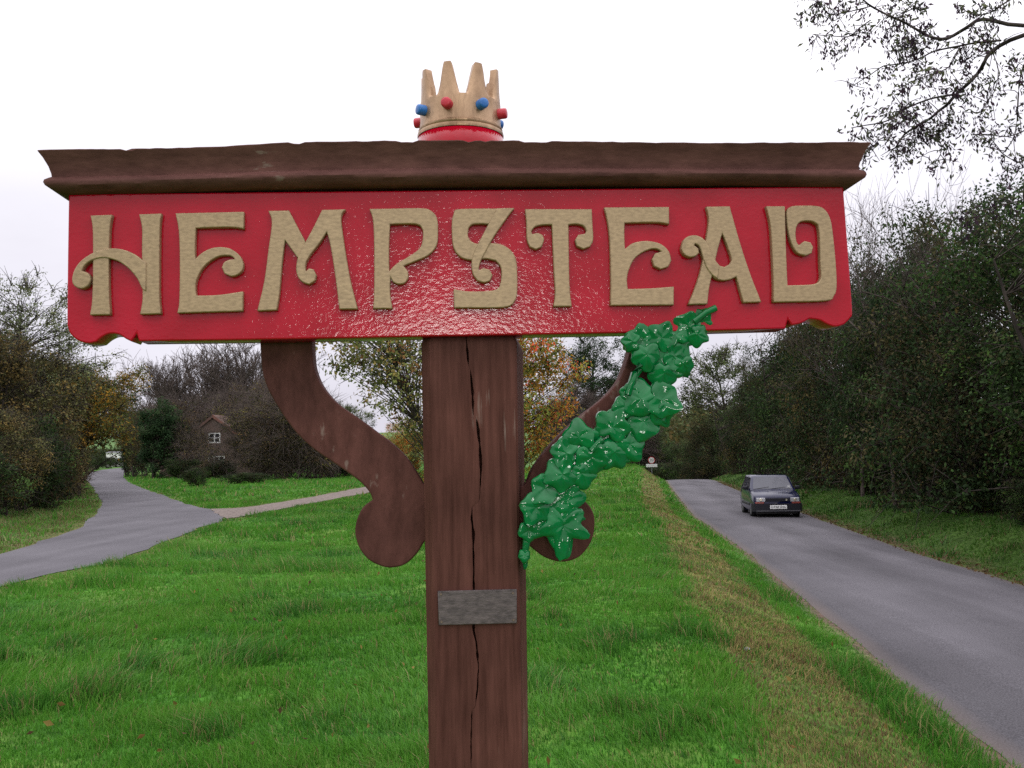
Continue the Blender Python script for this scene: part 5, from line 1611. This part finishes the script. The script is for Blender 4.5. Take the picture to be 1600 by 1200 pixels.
# ------------------------------------------------------------------ grass
rg = np.random.default_rng(5)
def scatter(y0, y1, dens):
    w = lambda y: .72 * y + 1.2
    A = (w(y0) + w(y1)) * (y1 - y0)
    n = int(A * dens)
    y = np.sqrt(rg.uniform(y0 * y0, y1 * y1, n))
    x = rg.uniform(-1, 1, n) * w(y)
    return x, y
def blades(y0, y1, dens, hmul, wid, three):
    x, y = scatter(y0, y1, dens)
    d, e = xl(y) - x, x - xr(y)
    ok = ((d > -.02) | (e > .15)) & (e < 4.0)
    ok &= ~(in_poly(x, y, RP) | in_poly(x, y, TP)) & (y < 120)
    x, y, d, e = x[ok], y[ok], d[ok], e[ok]
    n = len(x)
    c1, c2 = fbm(x * .55, y * .55, 71), fbm(x * 1.9, y * 1.9, 72)
    tuft = sstep(.56, .76, fbm(x * 1.25 + 7, y * 1.25, 73))
    h = (.045 + .07 * sstep(.3, .7, c2) + .15 * tuft) * rg.uniform(.55, 1.25, n)
    w_ = .9 + .5 * fbm(x * .5, y * .5, 31)
    n2 = fbm(x * 1.4, y * 1.4, 22); n3 = fbm(x * 3.1, y * 3.1, 23)
    strip = sstep(.55, .9, d + .35 * (n3 - .5)) * sstep(w_ + .95, w_ + .45, d + .5 * (n2 - .5)) * (d > 0)
    cut = strip > rg.uniform(0, 1, n) * .9
    edge = sstep(.5, .0, np.where(d > -.02, d, e))
    h = np.where(cut, .028 + h * .30, h) * (1 - .5 * edge) * hmul
    dl = np.minimum(dist_poly(x, y, RP), dist_poly(x, y, TP))
    h *= .45 + .55 * sstep(0, .5, dl)
    keep_ = ~(cut & (rg.uniform(0, 1, n) < .25 * sstep(.45, .7, n3) + .03))
    keep_ &= ~((edge > .8) & (rg.uniform(0, 1, n) < .7))
    keep_ &= ~((e > .0) & (rg.uniform(0, 1, n) < .2 + .25 * sstep(2, 3.5, e)))
    x, y, d, e, h, c1, c2, cut, tuft, n3 = [a[keep_] for a in (x, y, d, e, h, c1, c2, cut, tuft, n3)]
    n = len(x)
    z = height(x, y) - .006
    th = rg.uniform(0, 2 * math.pi, n)
    comb = 2 * math.pi * fbm(x * .35, y * .35, 74) * 1.6
    lean = h * rg.uniform(.15, .95, n)
    lx = (np.cos(th) * .8 + np.cos(comb) * .5) * lean; ly = (np.sin(th) * .8 + np.sin(comb) * .5) * lean
    a = rg.uniform(0, math.pi, n)
    wd_ = wid * rg.uniform(.6, 1.4, n)
    wx, wy = np.cos(a) * wd_, np.sin(a) * wd_
    # colour
    t = np.clip(.55 * c1 + .45 * c2 + rg.normal(0, .13, n), 0, 1)[:, None]
    g1, g2, g3 = np.array([.036, .136, .016]), np.array([.088, .262, .024]), np.array([.18, .31, .06])
    col = np.where(t < .5, g1 + (g2 - g1) * np.clip((t - .2) / .3, 0, 1), g2 + (g3 - g2) * np.clip((t - .58) / .4, 0, 1))
    tk = (tuft * rg.uniform(.3, .9, n))[:, None]
    col = col * (1 - tk * .75) + np.array([.036, .140, .022]) * tk * .75
    u = rg.uniform(0, 1, n)
    dry = u < (.05 + .10 * tuft)
    col[dry] = np.array([.30, .26, .11]) * rg.uniform(.6, 1.2, dry.sum())[:, None]
    dk = cut & (rg.uniform(0, 1, n) < .64)
    k1 = (rg.uniform(0, 1, n) < (.30 + .5 * sstep(.45, .68, n3)))[:, None]
    sc_ = np.where(k1, np.array([.18, .125, .06]), np.array([.33, .27, .105])) * rg.uniform(.6, 1.25, n)[:, None]
    col = np.where(dk[:, None], sc_, col)
    lf_ = (x < xfar(y)) & (rg.uniform(0, 1, n) < .5)
    col[lf_] = np.array([.16, .15, .06]) * rg.uniform(.6, 1.25, lf_.sum())[:, None]
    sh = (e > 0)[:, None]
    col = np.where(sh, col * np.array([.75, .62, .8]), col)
    base_ = np.stack([x, y, z], 1)
    s0 = np.stack([wx, wy, np.zeros(n)], 1)
    up = np.stack([np.zeros(n), np.zeros(n), h], 1); ln = np.stack([lx, ly, -lean * .25], 1)
    if three:
        V = np.stack([base_ - s0, base_ + s0, base_ + up * .6 + ln * .35 + s0 * .75, base_ + up * .6 + ln * .35 - s0 * .75, base_ + up + ln], 1).reshape(-1, 3)
        b = np.arange(n)[:, None] * 5
        Lp = np.concatenate([b + [0, 1, 2, 3], b + [3, 2, 4]], 1).ravel()
        cnt = np.tile([4, 3], n)
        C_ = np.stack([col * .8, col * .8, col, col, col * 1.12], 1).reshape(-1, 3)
    else:
        V = np.stack([base_ - s0, base_ + s0, base_ + up + ln], 1).reshape(-1, 3)
        Lp = np.arange(n * 3); cnt = np.full(n, 3)
        C_ = np.repeat(col, 3, 0)
    return V, cnt, Lp, C_
parts_ = [blades(3.2, 7, 3600, 1.0, .0030, True), blades(7, 12, 2000, 1.0, .0042, True), blades(12, 20, 800, 1.0, .0075, False), blades(20, 40, 240, 1.05, .016, False), blades(40, 105, 36, 1.1, .045, False)]
Vs, cs, Ls, Cs, b = [], [], [], [], 0
for v, c, l_, co in parts_:
    Vs.append(v); cs.append(c); Ls.append(l_ + b); Cs.append(co); b += len(v)
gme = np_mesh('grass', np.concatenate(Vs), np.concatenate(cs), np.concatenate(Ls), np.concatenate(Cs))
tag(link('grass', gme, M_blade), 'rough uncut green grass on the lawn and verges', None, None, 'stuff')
# fallen leaves along the right edge of the lane
n_ = 1500
y = rg.uniform(5, 70, n_); x = xr(y) + np.abs(rg.normal(0, .35, n_)) - .12
z = np.where(x > xr(y), height(x, y), road_z(y)) + .02
fl = leaf_mesh('fallen_leaves', np.stack([x, y, z], 1), .07, pick_cols(rg, n_, [(.13, .075, .035, 3), (.17, .11, .05, 2), (.09, .05, .03, 2)]), rg)
tag(link('fallen_leaves', fl, M_leaf), 'brown fallen leaves along the right lane edge', None, None, 'stuff')
n_ = 700
y = 3.5 + 36 * rg.uniform(0, 1, n_) ** 1.4; x = rg.uniform(-1, 1, n_) * (.6 * y + 1)
ok = (xl(y) - x > .2) & ~(in_poly(x, y, RP) | in_poly(x, y, TP))
x, y = x[ok], y[ok]
ll = leaf_mesh('lawn_leaves', np.stack([x, y, height(x, y) + rg.uniform(.03, .10, len(x))], 1), .055, pick_cols(rg, len(x), [(.20, .12, .04, 3), (.28, .20, .06, 2), (.12, .07, .04, 2)]), rg)
tag(link('fallen_leaves', ll, M_leaf), 'scattered brown and yellow leaves lying in the lawn', None, None, 'stuff')
# pale stone at the edge of the mown strip
q = on_z(1167, 1010, -.10)
bm = bmesh.new()
bmesh.ops.create_icosphere(bm, subdivisions=2, radius=.034)
for v_ in bm.verts:
    v_.co *= 1 + .25 * (float(fbm(v_.co.x * 30 + 5, v_.co.y * 30 + v_.co.z * 21, 91)) - .5)
    v_.co.z *= .6
st_ = bm_obj('stone', bm, noise_mat('pale flint', (.10, .12, .13), (.22, .24, .25), 20, .8), None, True)
st_.location = (q.x, q.y, float(height(q.x, q.y)) + .025)
tag(st_, 'pale grey stone lying where the lawn meets the dry mown strip', 'stone')
print('TRIS', sum(len(m_.loops) - 2 * len(m_.polygons) for m_ in bpy.data.meshes))
for m_ in sorted(bpy.data.meshes, key=lambda q: -len(q.polygons))[:0]: print(m_.name, len(m_.polygons))
